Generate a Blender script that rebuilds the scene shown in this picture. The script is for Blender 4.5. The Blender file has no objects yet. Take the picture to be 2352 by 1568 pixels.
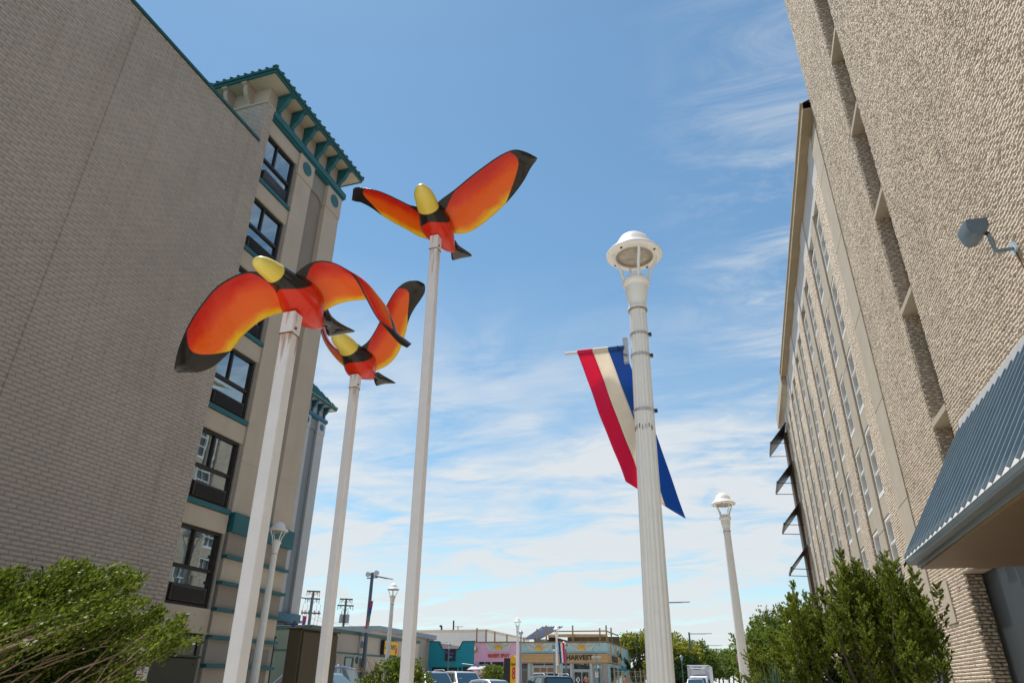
import bpy, math, random
import numpy as np
from mathutils import Vector, Matrix

random.seed(7)
rng = np.random.default_rng(11)
SC = bpy.context.scene
COL = SC.collection
R = math.radians

# ------------------------------------------------------------------ camera
CAM_P, CAM_Y, CAM_R = 0.46656, R(17.9), 0.01247        # pitch, heading west of the street axis, roll
CAM_LOC = Vector((0, 0, 1.1))
def cam_axes():
    h = Vector((-math.sin(CAM_Y), math.cos(CAM_Y), 0)); r0 = Vector((math.cos(CAM_Y), math.sin(CAM_Y), 0)); z = Vector((0, 0, 1))
    f = h*math.cos(CAM_P) + z*math.sin(CAM_P); u0 = -h*math.sin(CAM_P) + z*math.cos(CAM_P)
    r = r0*math.cos(CAM_R) + u0*math.sin(CAM_R); u = -r0*math.sin(CAM_R) + u0*math.cos(CAM_R)
    return r, u, f
cR, cU, cF = cam_axes()
cd = bpy.data.cameras.new('camera'); cam = bpy.data.objects.new('camera', cd); COL.objects.link(cam)
cd.sensor_width = 36; cd.lens = 1575/2352*36; cd.clip_start = .1; cd.clip_end = 3000
cam.matrix_world = Matrix(((cR.x, cU.x, -cF.x, 0), (cR.y, cU.y, -cF.y, 0), (cR.z, cU.z, -cF.z, 1.1), (0, 0, 0, 1)))
SC.camera = cam

# ------------------------------------------------------------------ sky, sun, exposure
SUN_EL, SUN_AZ = R(69), R(-55)                          # azimuth from +Y towards +X
w = bpy.data.worlds.new('World'); SC.world = w; w.use_nodes = True
nt = w.node_tree; N = nt.nodes; L = nt.links; N.clear()
def nd(t, tree=None, **k):
    n = (tree or nt).nodes.new(t)
    for a, b in k.items(): setattr(n, a, b)
    return n
sky = nd('ShaderNodeTexSky', sky_type='NISHITA', sun_disc=False, sun_elevation=SUN_EL, sun_rotation=SUN_AZ, altitude=10)
sky.air_density = 1.0; sky.dust_density = .15; sky.ozone_density = .8
tc = nd('ShaderNodeTexCoord'); sep = nd('ShaderNodeSeparateXYZ'); L.new(tc.outputs['Generated'], sep.inputs[0])
def mth(op, a, b=None, c=None, clamp=False):
    n = nd('ShaderNodeMath', operation=op); n.use_clamp = clamp
    for i, v in enumerate((a, b, c)):
        if v is None: continue
        if hasattr(v, 'links'): L.new(v, n.inputs[i])
        else: n.inputs[i].default_value = v
    return n.outputs[0]
zc = mth('ADD', mth('MAXIMUM', sep.outputs[2], 0.0), .10)
cx_ = mth('DIVIDE', sep.outputs[0], zc); cy_ = mth('DIVIDE', sep.outputs[1], zc)
comb = nd('ShaderNodeCombineXYZ'); L.new(cx_, comb.inputs[0]); L.new(cy_, comb.inputs[1])
def cloudnoise(scale, rot, sx, sy, detail, rough, dist, off=(0, 0, 0)):
    mp = nd('ShaderNodeMapping'); mp.inputs['Rotation'].default_value = (0, 0, rot); mp.inputs['Scale'].default_value = (sx, sy, 1); mp.inputs['Location'].default_value = off
    L.new(comb.outputs[0], mp.inputs[0])
    n = nd('ShaderNodeTexNoise'); n.inputs['Scale'].default_value = scale; n.inputs['Detail'].default_value = detail
    n.inputs['Roughness'].default_value = rough; n.inputs['Distortion'].default_value = dist
    L.new(mp.outputs[0], n.inputs['Vector']); return n.outputs['Fac']
def smooth(v, a, b):
    n = nd('ShaderNodeMapRange', interpolation_type='SMOOTHSTEP'); n.inputs[1].default_value = a; n.inputs[2].default_value = b
    L.new(v, n.inputs[0]); return n.outputs[0]
big = cloudnoise(.55, R(-25), 1.0, 1.6, 4, .5, .4, (.35, .2, 0))
fine = cloudnoise(1.7, R(-24), .95, 1.55, 10, .60, .7, (2.1, .6, 0))
wisp = cloudnoise(3.4, R(-62), .7, 2.0, 10, .66, .7, (.4, 3.3, 0))
low = smooth(sep.outputs[2], .56, .26)                   # sheet of cloud lower in the sky, clear overhead
east = mth('MULTIPLY', smooth(sep.outputs[0], -.10, .16), smooth(sep.outputs[2], .86, .62))
patch = mth('MULTIPLY', smooth(big, .33, .54), low)
m1 = mth('MULTIPLY', smooth(fine, .30, .60), mth('ADD', mth('MULTIPLY', patch, .85), mth('MULTIPLY', low, .18)))
m2 = mth('MULTIPLY', smooth(wisp, .40, .78), mth('MULTIPLY', mth('MAXIMUM', east, mth('MULTIPLY', low, .6)), .85))
hor = mth('MULTIPLY', smooth(sep.outputs[2], .22, .0), .28)
cl = mth('MINIMUM', mth('ADD', mth('ADD', m1, m2), hor), .92)
mix = nd('ShaderNodeMix', data_type='RGBA'); L.new(cl, mix.inputs['Factor'])
hue = nd('ShaderNodeMix', data_type='RGBA', blend_type='MULTIPLY'); hue.inputs['Factor'].default_value = 1; L.new(sky.outputs[0], hue.inputs['A']); hue.inputs['B'].default_value = (.81, 1.01, .98, 1); L.new(hue.outputs['Result'], mix.inputs['A'])
mix.inputs['B'].default_value = (5.1, 5.35, 5.5, 1)
bg = nd('ShaderNodeBackground'); bg.inputs[1].default_value = .115
L.new(mix.outputs['Result'], bg.inputs[0]); out = nd('ShaderNodeOutputWorld'); L.new(bg.outputs[0], out.inputs[0])
sd = bpy.data.lights.new('sun', 'SUN'); so = bpy.data.objects.new('sun', sd); COL.objects.link(so)
sd.energy = 4.7; sd.angle = R(.53); sd.color = (1, .955, .88)
sdir = Vector((math.sin(SUN_AZ)*math.cos(SUN_EL), math.cos(SUN_AZ)*math.cos(SUN_EL), math.sin(SUN_EL)))
so.rotation_euler = sdir.to_track_quat('Z', 'Y').to_euler(); so.location = (-30, 20, 60)
SC.view_settings.view_transform = 'Standard'; SC.view_settings.look = 'None'; SC.view_settings.gamma = 1
SC.view_settings.exposure = .39; SC.view_settings.use_curve_mapping = False
SC.cycles.max_bounces = 6; SC.cycles.diffuse_bounces = 4; SC.cycles.glossy_bounces = 3; SC.cycles.transparent_max_bounces = 6

# ------------------------------------------------------------------ materials
def lin(c):
    if isinstance(c, str):
        c = c.lstrip('#'); c = [int(c[i:i+2], 16)/255 for i in (0, 2, 4)]
        return tuple(x/12.92 if x <= .04045 else ((x+.055)/1.055)**2.4 for x in c)
    return c
MATS = {}
def mat(name, col, rough=.6, var=.1, scale=2.0, metal=0.0, spec=.5, coat=0.0, bump=0.0, bscale=30.0, isl=0.0, stretch=(1, 1, 1), tint=None, transl=0.0, dirt=0.0):
    if name in MATS: return MATS[name]
    m = bpy.data.materials.new(name); m.use_nodes = True; t = m.node_tree; n = t.nodes; l = t.links
    p = n['Principled BSDF']; c = lin(col)
    p.inputs['Roughness'].default_value = rough; p.inputs['Metallic'].default_value = metal
    p.inputs['Specular IOR Level'].default_value = spec; p.inputs['Coat Weight'].default_value = coat; p.inputs['Coat Roughness'].default_value = .06
    tcn = n.new('ShaderNodeTexCoord'); mp = n.new('ShaderNodeMapping'); mp.inputs['Scale'].default_value = stretch
    l.new(tcn.outputs['Object'], mp.inputs[0])
    nz = n.new('ShaderNodeTexNoise'); nz.inputs['Scale'].default_value = scale; nz.inputs['Detail'].default_value = 6; nz.inputs['Roughness'].default_value = .6
    l.new(mp.outputs[0], nz.inputs['Vector'])
    mx = n.new('ShaderNodeMix'); mx.data_type = 'RGBA'
    mr = n.new('ShaderNodeMapRange'); mr.inputs[1].default_value = .3; mr.inputs[2].default_value = .7
    l.new(nz.outputs['Fac'], mr.inputs[0]); l.new(mr.outputs[0], mx.inputs['Factor'])
    c2 = lin(tint) if tint else c
    mx.inputs['A'].default_value = (*[x*(1-var) for x in c], 1); mx.inputs['B'].default_value = (*[min(1, x*(1+var)) for x in c2], 1)
    last = mx.outputs['Result']
    if isl:
        g = n.new('ShaderNodeNewGeometry'); hs = n.new('ShaderNodeHueSaturation'); mr2 = n.new('ShaderNodeMapRange')
        mr2.inputs[3].default_value = 1-isl; mr2.inputs[4].default_value = 1+isl
        l.new(g.outputs['Random Per Island'], mr2.inputs[0]); l.new(mr2.outputs[0], hs.inputs['Value']); l.new(last, hs.inputs['Color']); last = hs.outputs[0]
    if dirt:
        mp2 = n.new('ShaderNodeMapping'); mp2.inputs['Scale'].default_value = (1.3, 1.3, .12); l.new(tcn.outputs['Object'], mp2.inputs[0])
        dz = n.new('ShaderNodeTexNoise'); dz.inputs['Scale'].default_value = 2.2; dz.inputs['Detail'].default_value = 5; l.new(mp2.outputs[0], dz.inputs['Vector'])
        dr = n.new('ShaderNodeMapRange'); dr.inputs[1].default_value = .52; dr.inputs[2].default_value = .75; dr.inputs[4].default_value = dirt; l.new(dz.outputs['Fac'], dr.inputs[0])
        dm = n.new('ShaderNodeMix'); dm.data_type = 'RGBA'; l.new(dr.outputs[0], dm.inputs['Factor']); l.new(last, dm.inputs['A'])
        dm.inputs['B'].default_value = (c[0]*.55, c[1]*.48, c[2]*.36, 1); last = dm.outputs['Result']
    l.new(last, p.inputs['Base Color'])
    if bump:
        b = n.new('ShaderNodeBump'); b.inputs['Strength'].default_value = bump; b.inputs['Distance'].default_value = .02
        bn = n.new('ShaderNodeTexNoise'); bn.inputs['Scale'].default_value = bscale; bn.inputs['Detail'].default_value = 4; l.new(mp.outputs[0], bn.inputs['Vector'])
        l.new(bn.outputs['Fac'], b.inputs['Height']); l.new(b.outputs[0], p.inputs['Normal'])
    if transl:
        tr = n.new('ShaderNodeBsdfTranslucent'); ms = n.new('ShaderNodeMixShader'); ms.inputs[0].default_value = transl
        l.new(last, tr.inputs[0]); l.new(p.outputs[0], ms.inputs[1]); l.new(tr.outputs[0], ms.inputs[2]); l.new(ms.outputs[0], n['Material Output'].inputs[0])
    MATS[name] = m; return m

def glass(name, col=(.02, .025, .03), refl=.35, tint=(.75, .85, .9), rough=.015, wave=.0):
    if name in MATS: return MATS[name]
    m = bpy.data.materials.new(name); m.use_nodes = True; t = m.node_tree; n = t.nodes; l = t.links
    p = n['Principled BSDF']; p.inputs['Base Color'].default_value = (*col, 1); p.inputs['Roughness'].default_value = .05
    g = n.new('ShaderNodeBsdfGlossy'); g.inputs['Color'].default_value = (*tint, 1); g.inputs['Roughness'].default_value = rough
    ms = n.new('ShaderNodeMixShader'); ms.inputs[0].default_value = refl
    if wave:
        nz = n.new('ShaderNodeTexNoise'); nz.inputs['Scale'].default_value = 1.7; tcn = n.new('ShaderNodeTexCoord'); l.new(tcn.outputs['Object'], nz.inputs['Vector'])
        b = n.new('ShaderNodeBump'); b.inputs['Strength'].default_value = wave; b.inputs['Distance'].default_value = .03
        l.new(nz.outputs['Fac'], b.inputs['Height']); l.new(b.outputs[0], g.inputs['Normal'])
    l.new(p.outputs[0], ms.inputs[1]); l.new(g.outputs[0], ms.inputs[2]); l.new(ms.outputs[0], n['Material Output'].inputs[0])
    MATS[name] = m; return m

# ------------------------------------------------------------------ object helpers
ORG = {}
def tag(o, label=None, cat=None, group=None, kind=None):
    if label: o['label'] = label
    if cat: o['category'] = cat
    if group: o['group'] = group
    if kind: o['kind'] = kind
    return o
def thing(name, label, cat, loc=(0, 0, 0), rz=0.0, group=None, local=False):
    o = bpy.data.objects.new(name, None); COL.objects.link(o); o.empty_display_size = .2
    o.location = loc; o.rotation_euler = (0, 0, rz)
    ORG[o] = Vector((0, 0, 0)) if (local or rz) else Vector(loc)
    return tag(o, label, cat, group)
def link(name, me, m, parent=None):
    o = bpy.data.objects.new(name, me); COL.objects.link(o)
    if m is not None and not me.materials: me.materials.append(m)
    if parent is not None:
        o.parent = parent; ORG[o] = ORG[parent]
    else: ORG[o] = Vector((0, 0, 0))
    return o
def kids(o): return [c for c in bpy.data.objects if c.parent == o]
def copy_tree(o, parent=None, loc=None, rz=None):
    c = o.copy(); COL.objects.link(c)
    if parent is not None: c.parent = parent
    if loc is not None: c.location = loc
    if rz is not None: c.rotation_euler = (0, 0, rz)
    for ch in kids(o): copy_tree(ch, c)
    return c
def fast_mesh(name, V, F, smooth=False, uv=None):
    me = bpy.data.meshes.new(name); V = np.asarray(V, dtype=np.float32); F = np.asarray(F, dtype=np.int32); k = F.shape[1]
    me.vertices.add(len(V)); me.vertices.foreach_set('co', V.ravel())
    me.loops.add(F.size); me.loops.foreach_set('vertex_index', F.ravel())
    me.polygons.add(len(F)); me.polygons.foreach_set('loop_start', np.arange(0, F.size, k, dtype=np.int32)); me.polygons.foreach_set('loop_total', np.full(len(F), k, dtype=np.int32))
    if smooth: me.polygons.foreach_set('use_smooth', np.ones(len(F), dtype=bool))
    if uv is not None:
        ul = me.uv_layers.new(name='UVMap'); ul.data.foreach_set('uv', np.asarray(uv, dtype=np.float32)[F.ravel()].ravel())
    me.update(calc_edges=True); return me

class MB:
    def __init__(s): s.v = []; s.f = []
    def add(s, vs, fs):
        b = len(s.v); s.v += [tuple(p) for p in vs]; s.f += [tuple(i+b for i in f) for f in fs]; return s
    def box(s, x0, x1, y0, y1, z0, z1):
        return s.add([(x, y, z) for z in (z0, z1) for y in (y0, y1) for x in (x0, x1)], [(0, 2, 3, 1), (4, 5, 7, 6), (0, 1, 5, 4), (2, 6, 7, 3), (0, 4, 6, 2), (1, 3, 7, 5)])
    def prism(s, poly, vec):
        n = len(poly); v = Vector(vec); a = [Vector(p) for p in poly]
        return s.add(a + [p+v for p in a], [tuple(range(n))[::-1], tuple(range(n, 2*n))] + [(i, (i+1) % n, (i+1) % n+n, i+n) for i in range(n)])
    def beam(s, p0, p1, w, h=None, up=(0, 0, 1)):
        p0, p1 = Vector(p0), Vector(p1); d = (p1-p0).normalized(); u = Vector(up)
        if abs(d.dot(u)) > .98: u = Vector((0, 1, 0))
        a = d.cross(u).normalized()*w/2; b = a.cross(d).normalized()*(h or w)/2
        vs = [p+x*a+y*b for p in (p0, p1) for x, y in ((-1, -1), (1, -1), (1, 1), (-1, 1))]
        return s.add(vs, [(0, 1, 2, 3), (7, 6, 5, 4)] + [(i, i+4, (i+1) % 4+4, (i+1) % 4) for i in range(4)])
    def tube(s, pts, rad, n=8, caps=True):
        P = [Vector(p) for p in pts]; m = len(P); rs = rad if isinstance(rad, (list, tuple)) else [rad]*m
        base = len(s.v); ref = None
        for i, p in enumerate(P):
            d = (P[min(i+1, m-1)]-P[max(i-1, 0)]).normalized()
            if ref is None:
                ref = d.orthogonal().normalized()
            a = (ref-d*ref.dot(d)).normalized(); ref = a; b = d.cross(a)
            s.v += [tuple(p+(a*math.cos(2*math.pi*k/n)+b*math.sin(2*math.pi*k/n))*rs[i]) for k in range(n)]
        for i in range(m-1):
            for k in range(n):
                a0 = base+i*n+k; a1 = base+i*n+(k+1) % n; s.f.append((a0, a1, a1+n, a0+n))
        if caps:
            s.f.append(tuple(range(base+n-1, base-1, -1))); s.f.append(tuple(range(base+(m-1)*n, base+m*n)))
        return s
    def lathe(s, prof, c=(0, 0), n=24, z=0.0, fl=None):
        base = len(s.v)
        for r, h in prof:
            for k in range(n):
                a = 2*math.pi*k/n; rr = r*(fl[k % len(fl)] if fl else 1)
                s.v.append((c[0]+rr*math.cos(a), c[1]+rr*math.sin(a), z+h))
        for i in range(len(prof)-1):
            for k in range(n):
                a0 = base+i*n+k; a1 = base+i*n+(k+1) % n; s.f.append((a0, a1, a1+n, a0+n))
        if prof[0][0] > 1e-4: s.f.append(tuple(range(base+n-1, base-1, -1)))
        if prof[-1][0] > 1e-4: s.f.append(tuple(range(base+(len(prof)-1)*n, base+len(prof)*n)))
        return s
    def build(s, name, m, parent=None, smooth=False, bevel=0.0, seg=2, label=None, kind=None, ang=40):
        og = ORG[parent] if parent is not None else Vector((0, 0, 0))
        me = bpy.data.meshes.new(name); me.from_pydata([(x-og.x, y-og.y, z-og.z) for x, y, z in s.v], [], s.f); me.update()
        o = link(name, me, m, parent)
        if smooth:
            me.polygons.foreach_set('use_smooth', np.ones(len(me.polygons), dtype=bool)); me.set_sharp_from_angle(angle=R(ang))
        if bevel:
            b = o.modifiers.new('bevel', 'BEVEL'); b.width = bevel; b.segments = seg; b.limit_method = 'ANGLE'; b.angle_limit = R(35)
        return tag(o, label, kind=kind)
def box(name, m, parent, *d, **k): return MB().box(*d).build(name, m, parent, **k)
def text_mesh(s, size, ext=.01, bold=0.0, shear=0.0, align='CENTER'):
    cu = bpy.data.curves.new('t', 'FONT'); cu.body = s; cu.size = size; cu.extrude = ext; cu.offset = bold; cu.shear = shear; cu.align_x = align; cu.align_y = 'CENTER'; cu.resolution_u = 3
    o = bpy.data.objects.new('t', cu); COL.objects.link(o)
    me = bpy.data.meshes.new_from_object(o.evaluated_get(bpy.context.evaluated_depsgraph_get()))
    bpy.data.objects.remove(o); bpy.data.curves.remove(cu); return me
def text(s, name, m, parent, loc, size, face='-Y', ext=.01, bold=0.0, shear=0.0, sx=1.0, align='CENTER'):
    me = text_mesh(s, size, ext, bold, shear, align)
    rot = {'-Y': Matrix.Rotation(R(90), 4, 'X'), '+X': Matrix.Rotation(R(90), 4, 'Z') @ Matrix.Rotation(R(90), 4, 'X'), '-X': Matrix.Rotation(R(-90), 4, 'Z') @ Matrix.Rotation(R(90), 4, 'X')}[face]
    og = ORG[parent] if parent is not None else Vector((0, 0, 0))
    me.transform(Matrix.Translation(Vector(loc)-og) @ rot @ Matrix.Diagonal((sx, 1, 1, 1)))
    me.materials.clear(); return link(name, me, m, parent)

# common paints
M = dict(
 white=mat('white_paint', (.74, .73, .70), .45, .05, 6, coat=.1, dirt=.08),
 pole=mat('pole_white', (.80, .785, .79), .35, .04, 5, coat=.25, bump=.12, bscale=18),
 lampw=mat('lamp_white', (.83, .82, .785), .35, .03, 8, dirt=.05, coat=.15),
 brickL=mat('painted_brick', (.455, .405, .358), .8, .07, .4, isl=.04, bump=.3, bscale=60, dirt=.30),
 mortarL=mat('painted_mortar', (.42, .365, .315), .85, .1, 3),
 brickR=mat('split_face_brick', (.52, .44, .35), .9, .10, .8, isl=.10, bump=.5, bscale=45, dirt=.22),
 mortarR=mat('rough_mortar', (.30, .245, .19), .95, .1, 6),
 conc=mat('tan_concrete', (.40, .345, .265), .85, .07, 1.6, bump=.25, bscale=80, dirt=.15),
 cream=mat('cream_stucco', (.50, .44, .365), .8, .05, 1.2, bump=.2, bscale=90, dirt=.12),
 stucco=mat('tan_stucco', (.43, .38, .32), .8, .05, 1.0, bump=.2, bscale=90, dirt=.15),
 taupe=mat('taupe_stucco', (.28, .25, .22), .8, .05, 1.0, bump=.2, bscale=90),
 grey=mat('grey_stucco', (.29, .275, .255), .8, .05, 1.0, bump=.2, bscale=90),
 teal=mat('teal_paint', (.008, .115, .14), .45, .1, 4),
 tealdk=mat('dark_teal_metal', (.010, .085, .085), .4, .12, 4),
 green=mat('green_tile', (.02, .095, .075), .5, .2, 3),
 bronze=mat('dark_bronze', (.022, .018, .015), .4, .2, 6, metal=.3),
 black=mat('black_paint', (.012, .012, .013), .4, .2, 5),
 bluegrey=mat('blue_grey_metal', (.19, .255, .30), .38, .10, 2, metal=.2, dirt=.15),
 steel=mat('galvanised_steel', (.52, .52, .52), .4, .1, 8, metal=.45),
 rust=mat('rust', (.22, .075, .018), .9, .4, 14),
 bark=mat('bark', (.10, .075, .055), .9, .3, 8),
 twig=mat('dry_twig', (.25, .18, .12), .9, .25, 6),
 wood=mat('cedar_board', (.56, .35, .165), .7, .22, 4, stretch=(1, 1, 9)),
 woodpost=mat('pine_post', (.34, .23, .10), .75, .2, 5),
 dark=mat('dark_interior', (.012, .011, .011), .6, .2, 2),
 winglass=glass('hotel_glass', refl=.50, tint=(.62, .74, .80), wave=.025),
 dimglass=glass('shop_glass', refl=.13),
 carglass=glass('car_glass', (.012, .03, .034), .2, (.65, .85, .9), wave=.0),
 asphalt=mat('asphalt', (.055, .055, .057), .9, .2, 3, bump=.3, bscale=120),
 paving=mat('concrete_paving', (.46, .42, .36), .85, .12, 1.2, bump=.2, bscale=60),
)
BIRDS = {'tall':{'marks':[4.9,6.3],'body':[[-3.488,6.664,7.178,0.012],[-3.497,6.688,7.187,0.054],[-3.511,6.74,7.197,0.0941],[-3.529,6.83,7.194,0.1312],[-3.542,6.962,7.178,0.1483],[-3.565,7.109,7.154,0.1584],[-3.561,7.24,7.108,0.1993],[-3.559,7.371,7.06,0.2282],[-3.544,7.506,7.01,0.2082],[-3.526,7.635,6.969,0.1587],[-3.51,7.755,6.935,0.1022],[-3.492,7.851,6.932,0.0579],[-3.486,7.923,6.954,0.0285]],'wings':[[[-3.488,7.122,7.192,-3.464,7.609,7.065],[-3.377,7.091,7.257,-3.312,7.653,7.04],[-3.164,7.066,7.366,-3.139,7.671,7.056],[-2.953,7.026,7.481,-2.926,7.644,7.143],[-2.732,6.988,7.589,-2.706,7.592,7.256],[-2.513,6.954,7.684,-2.511,7.524,7.368],[-2.339,6.936,7.735,-2.355,7.449,7.466],[-2.213,6.942,7.743,-2.225,7.369,7.555],[-2.086,6.99,7.704,-2.105,7.272,7.655],[-1.998,7.036,7.652,-2.02,7.213,7.697],[-1.956,7.057,7.612,-1.985,7.18,7.697]],[[-3.64,7.106,7.121,-3.691,7.556,6.996],[-3.732,7.096,7.215,-3.776,7.602,7.005],[-3.867,7.092,7.274,-3.93,7.569,7.069],[-4.021,7.045,7.366,-4.103,7.489,7.175],[-4.185,6.987,7.459,-4.277,7.409,7.275],[-4.343,6.945,7.536,-4.436,7.326,7.38],[-4.496,6.924,7.588,-4.582,7.242,7.491],[-4.618,6.922,7.64,-4.722,7.182,7.573],[-4.711,6.949,7.68,-4.829,7.176,7.617],[-4.781,6.999,7.712,-4.905,7.187,7.666]]],'tail':[[-3.486,7.735,7.028],[-3.413,7.767,7.063],[-3.421,7.838,7.036],[-3.4,7.913,7.018],[-3.339,8.014,7.005],[-3.25,8.144,6.966],[-3.273,8.171,6.952],[-3.371,8.126,6.923],[-3.46,8.082,6.896],[-3.571,8.081,6.866],[-3.598,8.058,6.881],[-3.562,7.955,6.901],[-3.528,7.838,6.938],[-3.527,7.741,6.961]]},'left':{'marks':[4.75,6.7],'body':[[-3.787,4.224,4.473,0.0104],[-3.79,4.238,4.484,0.0478],[-3.788,4.273,4.496,0.071],[-3.784,4.332,4.504,0.0883],[-3.777,4.413,4.509,0.0995],[-3.775,4.507,4.514,0.1111],[-3.757,4.599,4.503,0.1237],[-3.737,4.696,4.475,0.1624],[-3.718,4.8,4.432,0.2014],[-3.708,4.905,4.376,0.2081],[-3.696,5.004,4.327,0.1542],[-3.684,5.087,4.299,0.0942],[-3.678,5.151,4.294,0.0501],[-3.679,5.202,4.301,0.0224]],'wings':[[[-3.705,4.617,4.486,-3.642,5.04,4.337],[-3.635,4.615,4.578,-3.542,5.063,4.41],[-3.548,4.63,4.659,-3.472,5.083,4.454],[-3.459,4.67,4.708,-3.393,5.113,4.488],[-3.367,4.736,4.721,-3.316,5.148,4.512],[-3.288,4.815,4.701,-3.229,5.19,4.532],[-3.222,4.904,4.654,-3.143,5.223,4.562],[-3.177,5.008,4.561,-3.08,5.275,4.539],[-3.144,5.107,4.458,-3.038,5.338,4.479],[-3.091,5.231,4.328,-3.007,5.425,4.365],[-3.015,5.345,4.224,-2.983,5.495,4.269],[-2.936,5.451,4.13,-2.92,5.555,4.223],[-2.875,5.509,4.099,-2.873,5.599,4.187]],[[-3.785,4.575,4.414,-3.817,4.906,4.319],[-3.845,4.467,4.483,-3.888,4.846,4.304],[-3.914,4.389,4.497,-3.971,4.796,4.26],[-4.006,4.325,4.462,-4.045,4.757,4.202],[-4.119,4.276,4.378,-4.122,4.73,4.121],[-4.211,4.252,4.281,-4.194,4.712,4.027],[-4.299,4.25,4.154,-4.259,4.706,3.92],[-4.378,4.256,4.02,-4.333,4.689,3.812],[-4.441,4.273,3.885,-4.41,4.659,3.713],[-4.493,4.299,3.749,-4.488,4.606,3.65],[-4.52,4.327,3.644,-4.552,4.543,3.624],[-4.533,4.35,3.569,-4.621,4.472,3.602]]],'tail':[[-3.611,4.98,4.376],[-3.55,5.015,4.474],[-3.577,5.122,4.409],[-3.554,5.241,4.376],[-3.488,5.355,4.35],[-3.422,5.458,4.338],[-3.433,5.471,4.327],[-3.547,5.404,4.293],[-3.675,5.348,4.243],[-3.706,5.321,4.252],[-3.673,5.226,4.312],[-3.661,5.165,4.292],[-3.647,5.04,4.288]]},'far':{'marks':[3.6,4.9],'body':[[-5.463,8.056,5.894,0.0273],[-5.458,8.11,5.889,0.0958],[-5.443,8.222,5.871,0.1343],[-5.436,8.367,5.858,0.1494],[-5.434,8.531,5.817,0.1755],[-5.417,8.674,5.762,0.2332],[-5.396,8.822,5.696,0.2633],[-5.371,8.959,5.653,0.1791],[-5.364,9.072,5.631,0.0992],[-5.364,9.17,5.632,0.0454]],'wings':[[[-5.401,8.547,5.8,-5.277,9.019,5.657],[-5.289,8.545,5.873,-5.162,9.025,5.69],[-5.159,8.541,5.962,-5.01,9.029,5.764],[-5.045,8.505,6.087,-4.876,8.999,5.878],[-4.934,8.45,6.234,-4.768,8.937,6.017],[-4.815,8.372,6.417,-4.672,8.85,6.185],[-4.691,8.308,6.575,-4.569,8.743,6.382],[-4.565,8.266,6.694,-4.459,8.674,6.514],[-4.414,8.261,6.773,-4.334,8.619,6.629],[-4.26,8.3,6.785,-4.248,8.566,6.709],[-4.165,8.347,6.738,-4.208,8.501,6.769]],[[-5.446,8.522,5.794,-5.497,9.056,5.701],[-5.586,8.448,5.809,-5.679,8.972,5.708],[-5.677,8.388,5.852,-5.83,8.846,5.823],[-5.742,8.328,5.922,-5.943,8.726,5.967],[-5.784,8.277,6.002,-6.008,8.649,6.083],[-5.808,8.218,6.116,-6.049,8.594,6.186],[-5.817,8.165,6.231,-6.068,8.538,6.312],[-5.818,8.127,6.332,-6.07,8.487,6.448],[-5.81,8.107,6.412,-6.061,8.458,6.557]]],'tail':[[-5.273,9.044,5.662],[-5.246,9.109,5.715],[-5.239,9.185,5.696],[-5.165,9.303,5.668],[-5.057,9.473,5.618],[-5.066,9.486,5.607],[-5.163,9.426,5.597],[-5.259,9.36,5.572],[-5.343,9.33,5.535],[-5.373,9.318,5.522],[-5.378,9.269,5.541],[-5.367,9.182,5.605],[-5.349,9.13,5.604],[-5.321,9.041,5.612]]}}
SHRUB_TIPS = [[-7.09,5.6,2.04],[-7.23,6.1,2.04],[-6.87,6.14,2.12],[-6.91,6.59,2.16],[-6.66,6.88,2.22],[-6.13,6.3,2.02],[-6.19,6.14,1.89],[-7.31,6.64,2.04],[-6.96,5.8,1.76],[-5.91,6.83,1.65],[-6.74,7.52,1.79],[-6.42,6.8,1.75],[-6.86,7.09,1.69],[-6.16,7.06,1.54],[-6.47,7.09,1.44],[-6.18,6.42,1.32],[-6.59,6.97,1.19],[-7.04,6.98,1.19],[-6.96,6.37,1.37],[-7.39,6.34,1.59],[-7.51,6.04,1.66],[-6.84,5.52,1.34],[-7.39,6.38,1.2],[-7.54,5.82,1.91],[-6.86,6.01,1.8],[-6.34,6.03,1.77],[-6.98,7.04,1.61],[-7.32,5.83,1.95],[-7.69,5.92,1.7],[-7.2,6.84,1.26],[-6.9,6.81,1.86],[-6.73,7.39,1.63],[-7.2,5.82,1.17],[-7.44,6.41,2.02],[-6.82,6.35,2.04],[-7.13,7.02,2.14],[-7.59,6.4,1.46],[-7.02,5.36,1.76]]
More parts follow.
